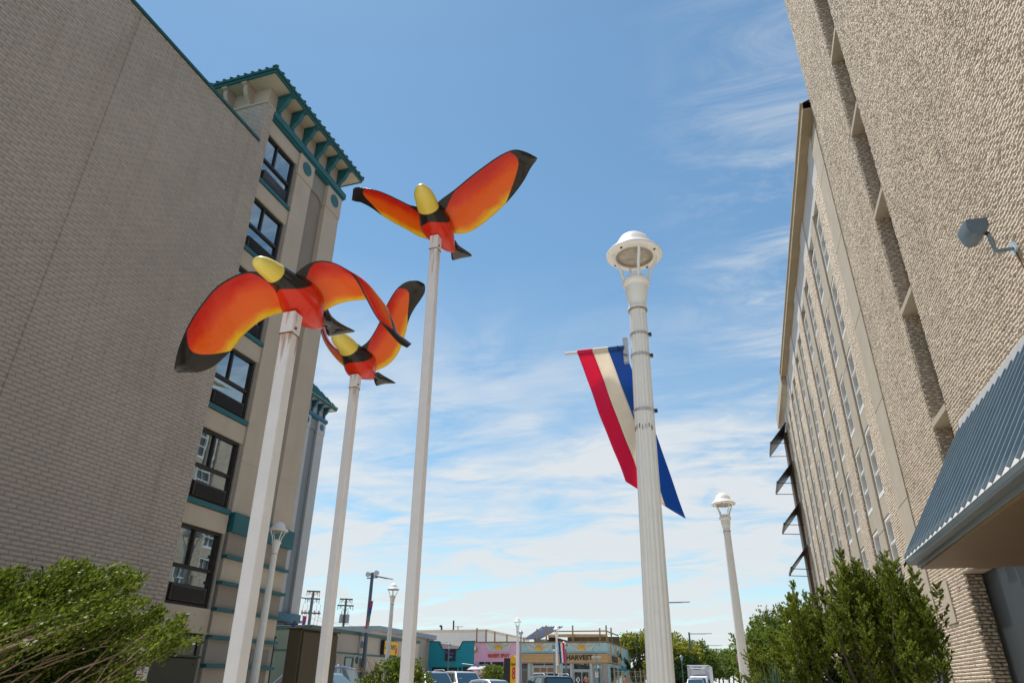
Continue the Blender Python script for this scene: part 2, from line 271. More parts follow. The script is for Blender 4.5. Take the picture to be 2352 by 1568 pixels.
JUNIPER_TIPS = [[0.81,12.48,2.64],[0.72,12.6,2.46],[1.0,13.71,2.61],[1.22,12.9,2.64],[1.16,13.19,2.51],[1.36,12.68,2.65],[1.68,12.95,3.18],[1.59,12.78,2.98],[1.7,12.71,2.88],[1.94,13.03,3.05],[1.85,13.05,2.84],[2.08,13.5,2.93],[2.01,13.17,2.69],[2.19,13.52,2.86],[2.24,13.4,2.71],[2.42,13.57,2.96],[2.5,13.07,3.16],[2.3,12.33,2.88],[2.67,13.33,3.05],[2.61,13.5,2.88],[2.7,13.39,2.78],[2.83,12.85,2.85],[2.79,13.08,2.74],[2.71,12.32,2.33],[2.88,13.24,2.6],[2.76,12.87,2.15],[2.65,12.45,1.8],[2.53,12.13,1.92],[0.36,13.58,1.96],[0.44,13.78,1.87],[0.51,12.42,1.88],[0.02,13.5,1.75],[-0.05,12.92,1.61],[0.18,12.52,1.63],[0.73,12.72,2.27],[0.93,13.42,2.29],[1.12,13.56,2.34],[1.26,12.3,2.35],[1.64,13.12,2.53],[1.74,12.24,2.39],[2.24,13.19,2.49],[2.38,12.57,2.45],[2.74,13.34,2.49],[1.48,13.69,2.24],[1.67,12.95,2.08],[2.09,13.64,2.29],[2.18,12.58,2.14],[2.34,12.19,2.1],[0.99,13.16,2.01],[0.65,12.33,1.86],[1.21,12.54,1.87],[1.5,12.82,1.79],[1.83,13.09,1.84],[2.0,12.37,1.85],[2.23,12.16,1.84],[2.63,13.35,1.76],[0.79,12.75,1.64],[1.13,13.69,1.68],[0.37,13.64,1.58],[2.09,12.7,1.64],[0.11,12.99,1.52]]
# ------------------------------------------------------------------ ground
def prof_z(y): return .55*min(1, max(0, (y-44)/20))
def strip(name, m, x0, x1, ys, dz, kind='structure', label=None):
    v = []; f = []
    for i, y in enumerate(ys): v += [(x0, y, prof_z(y)+dz), (x1, y, prof_z(y)+dz)]
    f = [(2*i, 2*i+1, 2*i+3, 2*i+2) for i in range(len(ys)-1)]
    return MB().add(v, f).build(name, m, None, kind=kind, label=label)
YS = [-400, -20, 0, 24, 40, 44, 48, 54, 60, 64, 76, 100, 200, 1500]
strip('ground', M['paving'], -1200, 1200, YS, 0)
strip('road', M['asphalt'], -60, 60, [26, 32, 40, 42], .004)
strip('side_road', M['asphalt'], -9.6, -1.2, [58, 64, 76, 100, 200, 700], .008)
strip('lane_line', mat('road_paint', (.6, .45, .08), .7, .2, 4), -5.6, -5.45, [60, 64, 76, 100, 200, 600], .012)
box('kerb', M['conc'], None, -60, 60, 25.7, 26.0, 0, .13, kind='structure')

# ------------------------------------------------------------------ brickwork
def in_view(p):
    d = Vector(p)-CAM_LOC; z = d.dot(cF)
    if z < .5: return False
    return abs(1575*d.dot(cR)/z) < 1176 and abs(1575*d.dot(cU)/z) < 784
def brick_cells(u0, u1, z0, z1, ln, h, joint, skip=None, jit=.15):
    out = []; r = 0; z = z0
    while z < z1-1e-6:
        u = u0-(0 if r % 2 == 0 else ln*.5)-random.random()*ln*jit
        while u < u1:
            ju = joint*(.35 if joint > .015 else 1)
            a, b = max(u, u0)+ju/2, min(u+ln, u1)-ju/2
            zt = min(z+h, z1)-joint/2
            if b-a > .03 and not (skip and skip((a+b)/2, z+h/2)): out.append((a, b, z+joint/2, zt))
            u += ln
        z += h; r += 1
    return out
def brick_geo(cells, nu, nz, proud, rough, back):
    """returns verts (local u, out, z) and quads; front is an nu x nz grid broken like split stone"""
    C = np.array(cells); n = len(C)
    gu = np.linspace(0, 1, nu+1); gz = np.linspace(0, 1, nz+1)
    U, Z = np.meshgrid(gu, gz); k = U.size
    u = C[:, 0:1]+(C[:, 1]-C[:, 0])[:, None]*U.ravel()[None]; z = C[:, 2:3]+(C[:, 3]-C[:, 2])[:, None]*Z.ravel()[None]
    edge = ((U == 0) | (U == 1) | (Z == 0) | (Z == 1)).ravel()
    o = proud*(.8+.4*rng.random((n, 1)))+(rough*(rng.random((n, k))-.35) if rough < .026 else rough*(1.25*rng.random((n, k))**2.2-.22))
    if rough > .006:
        zz_ = Z.ravel()[None]
        o = o*(.62+.55*np.clip(zz_*1.6, 0, 1))            # split face: upper arris proud, lower edge spalled back
        o[:, edge] *= .65+.5*rng.random((n, edge.sum())); z = z+(rng.random((n, k))-.5)*(C[0, 3]-C[0, 2])*.22*(zz_ < .9)*(zz_ > .1)+(rng.random((n, k))-.5)*.007
        u = u+(rng.random((n, k))-.5)*.015*(~edge)[None]
    o = np.maximum(o, .001)
    ring = [i for i in range(nu+1)] + [(j+1)*(nu+1)-1 for j in range(1, nz+1)] + [nz*(nu+1)+i for i in range(nu-1, -1, -1)] + [j*(nu+1) for j in range(nz-1, 0, -1)]
    ub = u[:, ring]; zb = z[:, ring]; ob = np.full((n, len(ring)), -back)
    V = np.stack([np.concatenate([u, ub], 1), np.concatenate([o, ob], 1), np.concatenate([z, zb], 1)], -1)
    q = [(j*(nu+1)+i, j*(nu+1)+i+1, (j+1)*(nu+1)+i+1, (j+1)*(nu+1)+i) for j in range(nz) for i in range(nu)]
    m = len(ring); q += [(ring[(i+1) % m], ring[i], k+i, k+(i+1) % m) for i in range(m)]
    return V, np.array(q), n, k+m
def brick_wall(parent, cells, plane, name, m, nu, nz, proud, rough, back, singles=300, ln=None, label=None):
    """plane: function (u,out,z) arrays -> xyz.  The bricks nearest the viewer become single parts, the rest one joined part."""
    full = [i for i, c in enumerate(cells) if ln is None or abs((c[1]-c[0])-ln) < .02]
    pts = {i: Vector(plane(np.array([(cells[i][0]+cells[i][1])/2]), np.array([0.]), np.array([(cells[i][2]+cells[i][3])/2]))[0]) for i in full} if singles else {}
    near = sorted([i for i in pts if in_view(pts[i])], key=lambda i: (pts[i]-CAM_LOC).length)[:singles]
    ns = set(near); rest = [c for i, c in enumerate(cells) if i not in ns]
    og = np.array(ORG[parent])
    if rest:
        V, q, n, k = brick_geo(rest, nu, nz, proud, rough, back)
        P = plane(V[..., 0].ravel(), V[..., 1].ravel(), V[..., 2].ravel())-og
        F = (q[None]+(np.arange(n)*k)[:, None, None]).reshape(-1, 4)
        o = link(name, fast_mesh(name, P, F), m, parent); o['kind'] = 'stuff'
    if near:
        c0 = cells[near[0]]; hl, hh = (c0[1]-c0[0])/2, (c0[3]-c0[2])/2; var = []
        for t in range(10):
            V, q, n, k = brick_geo([(-hl, hl, -hh, hh)], nu, nz, proud, rough, back)
            z0 = plane(np.zeros(1), np.zeros(1), np.zeros(1))[0]
            var.append(fast_mesh('brick', plane(V[..., 0].ravel(), V[..., 1].ravel(), V[..., 2].ravel())-z0, q)); var[-1].materials.append(m)
        for i in near:
            o = bpy.data.objects.new('brick', random.choice(var)); COL.objects.link(o); o.parent = parent; o.location = pts[i]-Vector(og)
planeX = lambda X, s: (lambda u, o, z: np.stack([X+s*o, u, z], -1))       # wall of constant X, outward s
planeY = lambda Y, s: (lambda u, o, z: np.stack([u, Y+s*o, z], -1))

# ------------------------------------------------------------------ left hotel: painted brick wing and corner tower
HX = -13.5
hotel = thing('hotel_building', 'tan painted brick hotel wing with dark framed windows and teal banded tower at its end', 'building', (-15, 12, 0))
box('wall', M['mortarL'], hotel, -24, HX-.012, -6, 14.02, 0, 17.24)
box('pier_wall', M['mortarL'], hotel, -24, HX-.012, 14.022, 14.42, 0, 19.02)
cells = brick_cells(4.6, 14.41, .9, 17.24, .30, .095, .012)
cells += brick_cells(14.03, 14.41, 17.24, 19.02, .30, .095, .012)
brick_wall(hotel, cells, planeX(HX, 1), 'brick_field', M['brickL'], 2, 1, .009, .005, .01, 300, .288)
cells = brick_cells(-22, HX, 17.3, 19.0, .30, .095, .012)
brick_wall(hotel, cells, planeY(14.02, -1), 'brick_field', M['brickL'], 1, 1, .008, .004, .01, 0)
MB().box(-24, HX+.06, -6, 14.0, 17.243, 17.33).build('coping', M['tealdk'], hotel)
MB().box(HX+.012, HX+.018, 8.9, 8.92, 1, 17.2).build('control_joint', mat('old_sealant', (.30, .26, .22), .8), hotel)
box('coping', M['cream'], hotel, -24, HX+.03, 13.97, 14.45, 19.023, 19.07)

def windows(root, X, y0, y1, tops, sills=True):
    for i, zt in enumerate(tops):
        zb = zt-1.99; mid = (y0+y1)/2; rail = zt-1.05
        f = MB()
        f.box(X-.02, X+.10, y0, y1, zt-.09, zt).box(X-.02, X+.10, y0, y1, zb, zb+.07)
        f.box(X-.02, X+.10, y0, y0+.07, zb+.07, zt-.09).box(X-.02, X+.10, y1-.09, y1, zb+.07, zt-.09)
        wdo = f.build('window', M['bronze'], root, bevel=.006)
        r = MB().box(X-.01, X+.085, y0+.07, y1-.09, rail-.045, rail+.045).build('transom', M['bronze'], wdo)
        MB().box(X-.01, X+.075, mid-.035, mid+.035, rail+.045, zt-.09).build('mullion', M['bronze'], wdo)
        for a, b in ((y0+.07, mid-.035), (mid+.035, y1-.09)):
            tilt = random.uniform(-.012, .012)
            MB().add([(X+.02+tilt, a, rail+.04), (X+.02-tilt, b, rail+.04), (X+.02-tilt, b, zt-.085), (X+.02+tilt, a, zt-.085)], [(0, 1, 2, 3)]).build('pane', M['winglass'], wdo)
        actop = zb+.52
        MB().add([(X+.02, y0+.07, actop), (X+.022, y1-.09, actop), (X+.02, y1-.09, rail-.04), (X+.024, y0+.07, rail-.04)], [(0, 1, 2, 3)]).build('pane', M['winglass'], wdo)
        a = MB().box(X-.3, X+.13, y0+.5, y1-.16, zb+.09, actop-.03)
        ac = a.build('air_conditioner', mat('ac_case', (.05, .047, .045), .5, .2, 6), wdo, bevel=.01)
        g = MB()
        for k in range(11):
            z = zb+.12+k*(actop-zb-.18)/11
            g.beam((X+.14, y0+.56, z), (X+.14, y1-.2, z), .03, .014)
        g.build('grille', M['black'], wdo)
        MB().box(X-.25, X+.03, y0+.07, y0+.5, zb+.07, actop-.02).build('filler_panel', mat('filler_grey', (.16, .155, .15), .6), wdo)
        if i == 0:
            MB().add([(X+.16, y0+.5, actop-.02), (X+.15, y1-.2, actop-.02), (X+.15, y1-.25, zb+.1), (X+.15, y0+.5, zb+.1)], [(0, 1, 2, 3)]).build('screen', mat('window_screen', (.05, .05, .065), .6), wdo)
        MB().box(X-.3, X-.2, y0, y1, zb, zt).build('dark_room', M['dark'], wdo)

def bracket(mb, p, out, side, d=.52, h=.82, w=.16):
    """scroll bracket under an eave: profile in (out, z), extruded along side"""
    p, o, s = Vector(p), Vector(out), Vector(side)
    prof = [(0, 0), (d, 0), (d, -.10*h), (d*.86, -.13*h), (d*.82, -.30*h), (d*.66, -.52*h), (d*.40, -.68*h), (d*.24, -.80*h), (d*.26, -.95*h), (d*.1, -h), (0, -h)]
    mb.prism([p+o*a+Vector((0, 0, b))-s*w/2 for a, b in prof], s*w)
    mb.prism([p+o*a+Vector((0, 0, b))-s*(w/2+.025) for a, b in [(0, -.001), (d+.03, -.001), (d+.03, -.09*h), (0, -.09*h)]], s*(w+.05))

def tower(root, dx, dy, dz, var):
    X = -13.9+dx; Y = dy; Z = dz
    pil = M['cream'] if not var else mat('hazed_pale_stucco', (.42, .43, .43), .8, .05, 1, bump=.2, bscale=90)  # far tower: bluish colours carry distance haze and shade
    rec = M['taupe'] if not var else mat('hazed_slate_stucco', (.20, .225, .24), .8, .05, 1, bump=.2, bscale=90)
    fr = M['stucco'] if not var else mat('pale_grey_stucco', (.40, .385, .36), .8, .05, 1)
    tl = M['teal'] if not var else mat('hazed_teal_paint', (.012, .11, .19), .45, .1, 4)
    ys = Y+14.45 if var else Y+16.46
    box('wall', rec, root, X-9, X-.10, ys, Y+19.48, 0, Z+19.03)
    if not var: box('wall', rec, root, X-9, X-.46, Y+14.45, ys-.004, 0, Z+19.03)
    box('frieze', fr, root, X-9, X-.001, Y+14.45, Y+19.5, Z+19.031, Z+20.3)
    zb = Z+(5.54 if not var else 5.0)
    for a, b, zlo in ((16.55, 17.46, zb), (18.5, 19.5, zb)):
        if var and a < 17: a = 16.45
        box('pilaster', pil, root, X-.3, X+.10, Y+a, Y+b, zlo, Z+18.03, bevel=.012)
        box('pilaster_cap', pil, root, X-.3, X+.125, Y+a-.02, Y+b+.02, Z+18.045, Z+19.025, bevel=.012)
        box('cap_joint', mat('yellowed_joint', (.42, .33, .13), .8), root, X-.3, X+.115, Y+a, Y+b, Z+18.03, Z+18.045)
        MB().tube([(X+.13, Y+(a+b)/2, Z+18.60), (X+.15, Y+(a+b)/2, Z+18.60)], .265, 28).build('roundel', tl, root)
        box('expansion_joint', fr, root, X-.29, X+.103, Y+a+.004, Y+b-.004, Z+7.05, Z+7.07)
    # arched panel head in the recess
    pts = [(X-.09, Y+17.48, Z+19.02), (X-.09, Y+17.48, Z+17.9)]
    pts += [(X-.09, Y+17.98-.5*math.cos(t), Z+17.9+.33*math.sin(t)) for t in np.linspace(.15, math.pi-.15, 12)] + [(X-.09, Y+18.48, Z+17.9), (X-.09, Y+18.48, Z+19.02)]
    MB().prism(pts, (.06, 0, 0)).build('arch_panel', rec if var else M['grey'], root)
    # bands
    MB().box(X-.3, X+.22, Y+14.38, Y+19.62, Z+19.10, Z+19.36).box(X-.3, X+.16, Y+14.40, Y+19.58, Z+19.03, Z+19.10).build('cornice_band', tl, root, bevel=.02)
    MB().box(X-5, X-.32, Y+14.36, Y+14.44, Z+19.08, Z+19.3).build('side_ledge', fr, root)
    MB().box(X-.3, X+.2, Y+(16.6 if not var else 16.4), Y+19.62, zb-.56, zb-.001).build('base_band', tl, root, bevel=.01)
    # eave
    e = .58; ex = X+e; y0, y1 = Y+14.45-e, Y+19.5+e; zs = Z+20.3
    box('soffit', mat('cream_soffit', (.50, .44, .33), .8, .06, 1), root, X-9, ex-.02, y0+.02, y1-.02, zs+.001, zs+.03)
    MB().box(ex-.05, ex, y0, y1, zs-.02, zs+.11).box(ex-.03, ex+.04, y0-.04, y1+.04, zs+.11, zs+.20).box(X-9, ex-.05, y0, y0+.05, zs-.02, zs+.11).box(X-9, ex-.03, y0-.04, y0+.03, zs+.11, zs+.2) \
        .box(X-9, ex-.05, y1-.05, y1, zs-.02, zs+.11).box(X-9, ex-.03, y1-.03, y1+.04, zs+.11, zs+.2).build('fascia', M['tealdk'], root)
    # hipped roof with raised rolls
    zt = zs+.2; s = 1.15 if var else .68; d = (y1-y0)/2; hx = X-9
    rf = MB().add([(ex+.05, y0-.05, zt), (ex+.05, y1+.05, zt), (ex+.05-d, (y0+y1)/2, zt+d*s), (hx, y0-.05, zt), (hx, (y0+y1)/2, zt+d*s), (hx, y1+.05, zt), (ex+.05-d, (y0+y1)/2, zt-.1)],
                  [(0, 1, 2), (3, 0, 2, 4), (1, 5, 4, 2), (0, 3, 5, 1)])
    ro = rf.build('roof', M['green'] if not var else mat('pale_green_metal', (.19, .34, .25), .4, .08, 3), root)
    seam_m = M['green'] if not var else M['tealdk']
    n = 19
    for k in range(n):
        y = y0+(y1-y0)*k/(n-1); dd = min(y-y0, y1-y); 
        if dd < .1: dd = .12
        MB().beam((ex+.06, y, zt+.03), (ex+.05-dd, y, zt+.03+dd*s), .07, .07).build('roof_roll', seam_m, ro)
        x = ex-.1-k*.3
        dd = min(d, max(.1, ex+.05-x))
        MB().beam((x, y0-.06, zt+.03), (x, y0-.05+dd, zt+.03+dd*s), .07, .07).build('roof_roll', seam_m, ro)
    for k, y in enumerate((14.98, 15.82, 16.66, 17.5, 18.34, 19.18)):
        b = MB(); bracket(b, (X, Y+y, zs-.02), (1, 0, 0), (0, 1, 0)); b.build('bracket', tl, root)
    for x in (X-.75, X-1.6, X-2.45):
        b = MB(); bracket(b, (x, Y+14.45, zs-.02), (0, -1, 0), (1, 0, 0)); b.build('bracket', fr, root)

tower(hotel, 0, 0, 0, 0)
tops = [18.43, 15.68, 12.97, 10.27, 7.57, 4.90]
windows(hotel, -14.02, 14.46, 16.44, tops)
sp = [19.02]+[t-1.99 for t in tops]
for i, zt in enumerate(tops):
    box('spandrel', M['cream'], hotel, -14.4, -13.86, 14.45, 16.545, zt, sp[i]-(.14 if i else 0), bevel=.02)
    if i < 5: box('sill', M['teal'], hotel, -14.4, -13.80, 14.45, 16.52, zt-1.99-.138, zt-1.992, bevel=.008)
box('window_reveal', M['grey'], hotel, -14.3, -13.87, 16.445, 16.545, .4, 18.43)
box('spandrel', M['cream'], hotel, -14.4, -13.86, 14.45, 16.545, 2.28, 2.90)
g = MB().box(-14.1, -13.98, 14.46, 16.44, .5, 2.27).build('window', M['bronze'], hotel)
MB().box(-13.979, -13.97, 14.5, 15.5, .55, 2.2).build('pane', M['dimglass'], g); MB().box(-13.979, -13.97, 15.58, 16.36, .55, 2.2).build('pane', M['dimglass'], g)
zz = [4.98, 4.352, 3.654, 2.961, 2.267, 1.568]; mts = [M['taupe'], M['cream'], M['taupe'], M['cream'], M['grey'], M['stucco']]
for i in range(6):
    lo = zz[i+1] if i < 5 else 0
    box('wall_panel', mts[i], hotel, -14.2, -13.80, 16.6, 19.5, lo, (zz[i]-.092) if i else 4.98)
    if i: box('stripe_moulding', M['teal'], hotel, -14.2, -13.68, 16.56, 19.58, zz[i]-.091, zz[i]-.001, bevel=.01)
box('door', mat('grey_door', (.17, .165, .16), .5), hotel, -13.81, -13.77, 18.45, 19.3, .1, 2.0)

tower2 = thing('hotel_tower', 'distant hotel tower tinted hazy blue grey with pale green metal roof beyond the brick hotel', 'building', (-33, 42, 0))
tower(tower2, -16.0, 25.02, .45, 1)
box('wall', mat('hazed_grey_wall', (.16, .20, .23), .8, .05, 1), tower2, -34, -29.86, 41.3, 44.5, 0, 4.88)  # same hazy blue tint in the colour of the lower wall
MB().beam((-29.8, 43.2, 4.2), (-28.9, 43.2, 4.75), .08).beam((-29.8, 43.2, 4.7), (-28.9, 43.2, 4.75), .08).beam((-29.82, 43.2, 4.0), (-29.82, 43.2, 4.8), .09).build('wall_bracket', mat('rusty_red_steel', (.09, .03, .025), .7), tower2)
MB().tube([(-28.9, 43.2, 4.8), (-28.9, 43.2, 4.95)], .3, 16).build('floodlight', M['bluegrey'], tower2)

# ------------------------------------------------------------------ right building: split-face brick block and window wing
RX = 4.25
inn = thing('brick_hotel', 'tall tan split faced brick hotel with concrete slab slot and white windows', 'building', (6, 20, 0))
FH = 2.675
box('wall', M['mortarR'], inn, RX+.02, 12, -6, 14.45, 3.21, 27)
box('wall', M['mortarR'], inn, RX+.02, 12, 15.66, 19.1, 3.205, 27); box('wall', M['mortarR'], inn, RX+.02, 12, 16.33, 19.1, 0, 3.2)
box('slot_wall', M['conc'], inn, 4.58, 12, 14.452, 15.658, 0, 27)
box('cheek_wall', M['mortarR'], inn, RX+.02, 4.57, 15.62, 15.655, 3.21, 27)
def skipR(u, z):
    if 14.45 < u < 15.65: return True
    if z < 3.2 and u < 16.3: return True
    if u < 14.0 and z < 5.40: return True
    return False
cells = brick_cells(6.3, 14.45, .95, 24.5, .20, .0667, .018, skipR)+brick_cells(15.65, 19.12, .95, 24.5, .20, .0667, .018, skipR)
brick_wall(inn, cells, planeX(RX, -1), 'brick_field', M['brickR'], 6, 2, .018, .022, .018, 300, .1937)
cells = brick_cells(RX-.005, 4.575, 3.25, 24.5, .165, .0667, .014, jit=.4)
brick_wall(inn, cells, planeY(15.63, -1), 'brick_field', M['brickR'], 2, 2, .012, .018, .012, 0)
cells = brick_cells(RX-.005, 4.55, .95, 3.2, .155, .0667, .014, jit=.4)
brick_wall(inn, cells, planeY(16.3, -1), 'brick_field', M['brickR'], 3, 2, .015, .03, .012, 0)
for k in range(7):
    zu = 6.02+k*2.677
    box('slot_slab', M['conc'], inn, 4.22, 4.58, 14.46, 15.655, zu, zu+.13, bevel=.008)
    wo = box('slot_window', M['bronze'], inn, 4.50, 4.579, 14.47, 15.0, zu+.14, zu+1.2)
    MB().box(4.48, 4.50, 14.5, 14.97, zu+.2, zu+1.15).build('pane', M['dimglass'], wo)
box('wall_plaque', M['conc'], inn, 4.20, RX, 17.6, 18.36, 2.42, 3.26, bevel=.008)
sg = box('wall_notice', M['white'], inn, 4.19, 4.2, 14.75, 15.2, 4.02, 4.28)
text('NO', 'lettering', mat('sign_red', (.5, .03, .03), .5), sg, (4.185, 14.97, 4.15), .14, '-X', .002, .004)

# window wing
box('wall', M['stucco'], inn, 4.62, 12, 19.105, 50.2, 0, 18.4)
box('frieze', mat('white_plaster', (.50, .48, .46), .8, .05, 1), inn, 4.30, 4.615, 20.47, 50.2, 16.96, 18.44)
for k in range(-1, 6):
    z0 = .95+FH*(k+1)-(.95 if k < 0 else 0)
    z0 = 0 if k < 0 else 3.0+FH*k-.25
    z1 = 3.0-.25 if k < 0 else min(3.0+FH*(k+1)-.25, 17.9)
    box('concrete_panel', M['conc'], inn, 4.20, 4.61, 19.15, 20.45, z0+.008, z1-.008, bevel=.01)
wt = [3.0+FH*k for k in range(6)]
wf = mat('window_white', (.72, .71, .68), .5, .04, 3)
glassR = glass('lattice_glass', (.035, .03, .022), .10)
shade = mat('window_shade', (.26, .21, .13), .8, .1, 2)
protoL = None
def lattice_window(y0, wd, zt, single):
    X = 4.43; z0 = zt-2.09; f = MB()
    f.box(4.30, X+.03, y0, y0+.09, z0, zt).box(4.30, X+.03, y0+wd-.09, y0+wd, z0, zt).box(4.30, X+.03, y0+.09, y0+wd-.09, zt-.09, zt).box(4.28, X+.03, y0+.09, y0+wd-.09, z0, z0+.12)
    for t in (1, 2): f.box(4.32, X+.02, y0+.09, y0+wd-.09, z0+.12+t*(1.88/3)-.03, z0+.12+t*(1.88/3)+.03)
    wdo = f.build('window', wf, inn, bevel=.008)
    MB().box(4.35, X+.015, y0+wd/2-.02, y0+wd/2+.02, z0+.12, zt-.09).build('muntin', wf, wdo)
    if single:
        for r_ in range(3):
            for c_ in range(2):
                a = y0+.09+c_*(wd-.18)/2; b = z0+.12+r_*1.88/3
                MB().box(X, X+.008, a+.02, a+(wd-.18)/2-.02, b+.03, b+1.88/3-.03).build('pane', shade if (r_ == 2 and random.random() < .6) else glassR, wdo)
    else:
        MB().box(X, X+.008, y0+.08, y0+wd-.08, z0+.1, zt-.08).build('pane', glassR, wdo)
    return wdo
protos = {}
for i in range(5):
    c = 23.6+5.3*i
    for j, (y0, wd) in enumerate(((c-1.72, 1.18), (c+.54, 1.30))):
        for k, zt in enumerate(wt):
            key = (j, i < 2)
            if key not in protos: protos[key] = (lattice_window(y0, wd, zt, i < 2), y0, zt)
            else:
                p, py, pz = protos[key]; q = copy_tree(p, inn); q.location = (0, y0-py, zt-pz)
            MB().box(4.285, 4.61, y0+.01, y0+wd-.01, zt-FH+.015, zt-2.10).build('spandrel', M['conc'], inn, bevel=.01)
    for k in range(-1, 6):
        a = 0 if k < 0 else wt[k]-.27; b = wt[0]-.27 if k < 0 else (wt[k]+FH-.27 if k < 5 else 16.9)
        box('mullion_panel', M['conc'], inn, 4.235, 4.61, c-.5, c+.5, a+.008, b-.008, bevel=.01)
    py0, py1 = (c+2.0-5.3, c-1.75) if i else (20.5, 21.84)
    for y0, y1 in [(py0, py1)] + ([(c+1.95, c+3.1)] if i == 4 else []):
        box('pier', M['mortarR'], inn, RX+.02, 4.61, y0+.02, y1-.02, 0, 16.95)
        cells = brick_cells(y0, y1, 1.5, 16.95, .20, .0667, .014)
        brick_wall(inn, cells, planeX(RX, -1), 'pier_bricks', M['brickR'], 3 if i < 3 else 1, 1, .014, .020, .012, 0)
        cells = brick_cells(RX-.005, 4.42, 1.5, 16.95, .16, .0667, .014, jit=.4)
        brick_wall(inn, cells, planeY(y0+.01, -1), 'pier_bricks', M['brickR'], 2, 1, .014, .02, .012, 0)
        box('pier_cap', mat('white_plaster', (.5, .48, .46)), inn, RX, 4.325, y0, y1, 16.96, 18.44)
# eave with gutter
so_ = box('soffit', mat('tan_soffit', (.36, .28, .17), .7, .08, 1), inn, 3.99, 4.9, 19.12, 42.2, 18.45, 18.50)
gt = MB().box(3.95, 3.985, 19.12, 42.2, 18.42, 18.76).box(3.90, 3.95, 19.12, 42.2, 18.70, 18.78)
gt.build('gutter', mat('tan_gutter', (.40, .31, .19), .6, .1, 1), inn)
for k in range(28): MB().box(3.944, 3.949, 19.5+k*.82, 19.53+k*.82, 18.42, 18.69).build('gutter_joint', M['conc'], inn)
MB().prism([(3.93, 42.25, 18.0), (3.93, 42.25, 18.78), (4.9, 42.25, 18.78), (4.9, 42.25, 17.55), (4.6, 42.25, 17.6), (4.3, 42.25, 17.85), (4.1, 42.25, 17.98)], (0, 8.5, 0)).build('lit_eave_end', M['conc'], inn)  # eave carried on; lighter colour imitates the light on its curved return
MB().prism([(4.0, 19.12, 18.78), (12, 19.12, 18.78), (12, 19.12, 22.0)], (0, 31, 0)).build('roof', M['bronze'], inn)
box('corner_post', mat('brown_paint', (.14, .10, .075), .6), inn, 4.12, 4.61, 48.6, 50.2, 0, 17.0)
for k in range(4):
    zt = 17.1-k*2.66; y0, y1 = 46.9, 49.9; xo, zo = 3.05, zt-1.3
    f = MB()
    for y in (y0, y1): f.beam((4.18, y, zt), (xo, y, zo), .07, .07)
    f.beam((xo, y0, zo), (xo, y1, zo), .09, .16).beam((4.15, y0, zt), (4.15, y1, zt), .07)
    for y in (y0, y1): f.tube([(xo, y, zo-.05), (4.2, y, zo-.12)], .022, 6)
    aw = f.build('window_awning', M['bronze'], inn)
    for t in np.linspace(.05, .95, 13):
        MB().beam((4.18+(xo-4.18)*t, y0+.04, zt+(zo-zt)*t), (4.18+(xo-4.18)*t, y1-.04, zt+(zo-zt)*t), .13, .03, up=(.75, 0, -.7)).build('slat', M['black'], aw)

# entrance canopy of blue standing-seam metal
ez, ex, wz = 3.16, 2.79, 5.42
cano = MB().prism([(ex, 14.0, ez), (RX-.03, 14.0, wz), (RX-.03, 14.0, wz-.05), (ex+.02, 14.0, ez-.05)], (0, -14, 0)).build('canopy_roof', M['bluegrey'], inn)
for k in range(46):
    y = 13.93-k*.305
    MB().beam((ex-.004, y, ez+.028), (RX-.05, y, wz+.028), .032, .055, up=(-.84, 0, .54)).build('seam', M['bluegrey'], cano)
MB().box(RX-.06, RX-.03, 0, 13.9, wz+.0, wz+.14).build('flashing', mat('pale_flashing', (.50, .50, .50), .5, .1, 3), cano)
MB().prism([(ex-.03, 14.0, ez-.06), (RX-.03, 14.0, wz+.02), (RX-.03, 14.0, wz-.1), (ex-.03, 14.0, ez-.12)], (0, .035, 0)).build('rake_trim', M['black'], cano)
MB().box(ex+.02, 3.2, 0, 13.98, ez-.085, ez-.052).prism([(2.996, 13.95, ez-.05), (RX-.03, 13.95, wz-.06), (RX-.03, 13.95, ez-.05)], (0, -.03, 0)).build('eave_soffit', mat('grey_soffit', (.12, .13, .135), .5), inn)
MB().prism([(ex-.006, 13.98, ez+.004), (ex+.10, 13.98, ez+.168), (ex+.10, 13.98, ez+.164), (ex-.006, 13.98, ez)], (0, -13.98, 0)).build('eave_flashing', mat('pale_flashing', (.50, .50, .50)), cano)
box('fascia', mat('fascia_blue_grey', (.155, .19, .215), .45, .08, 2), inn, 2.94, 2.99, 0, 13.9, 3.02, ez-.086)
box('fascia', mat('fascia_blue_grey', (.155, .19, .215)), inn, 2.995, 4.5, 13.86, 13.9, 3.02, ez-.02)
box('trim', mat('brown_trim', (.20, .125, .05), .6), inn, 2.975, 3.0, 0, 13.85, 2.985, 3.018)
box('canopy_soffit', mat('brown_soffit', (.14, .075, .024), .55, .12, 1.2, stretch=(1, 8, 1)), inn, 3.001, 4.66, 0, 13.85, 2.99, 3.015)
box('entrance_wall', mat('slate_panel', (.020, .026, .030), .5, .12, 2), inn, 4.56, 4.7, -2, 16.305, 0, 3.2)
MB().box(4.545, 4.559, 11.2, 13.2, 0, 2.98).build('entrance_opening', M['dark'], inn)
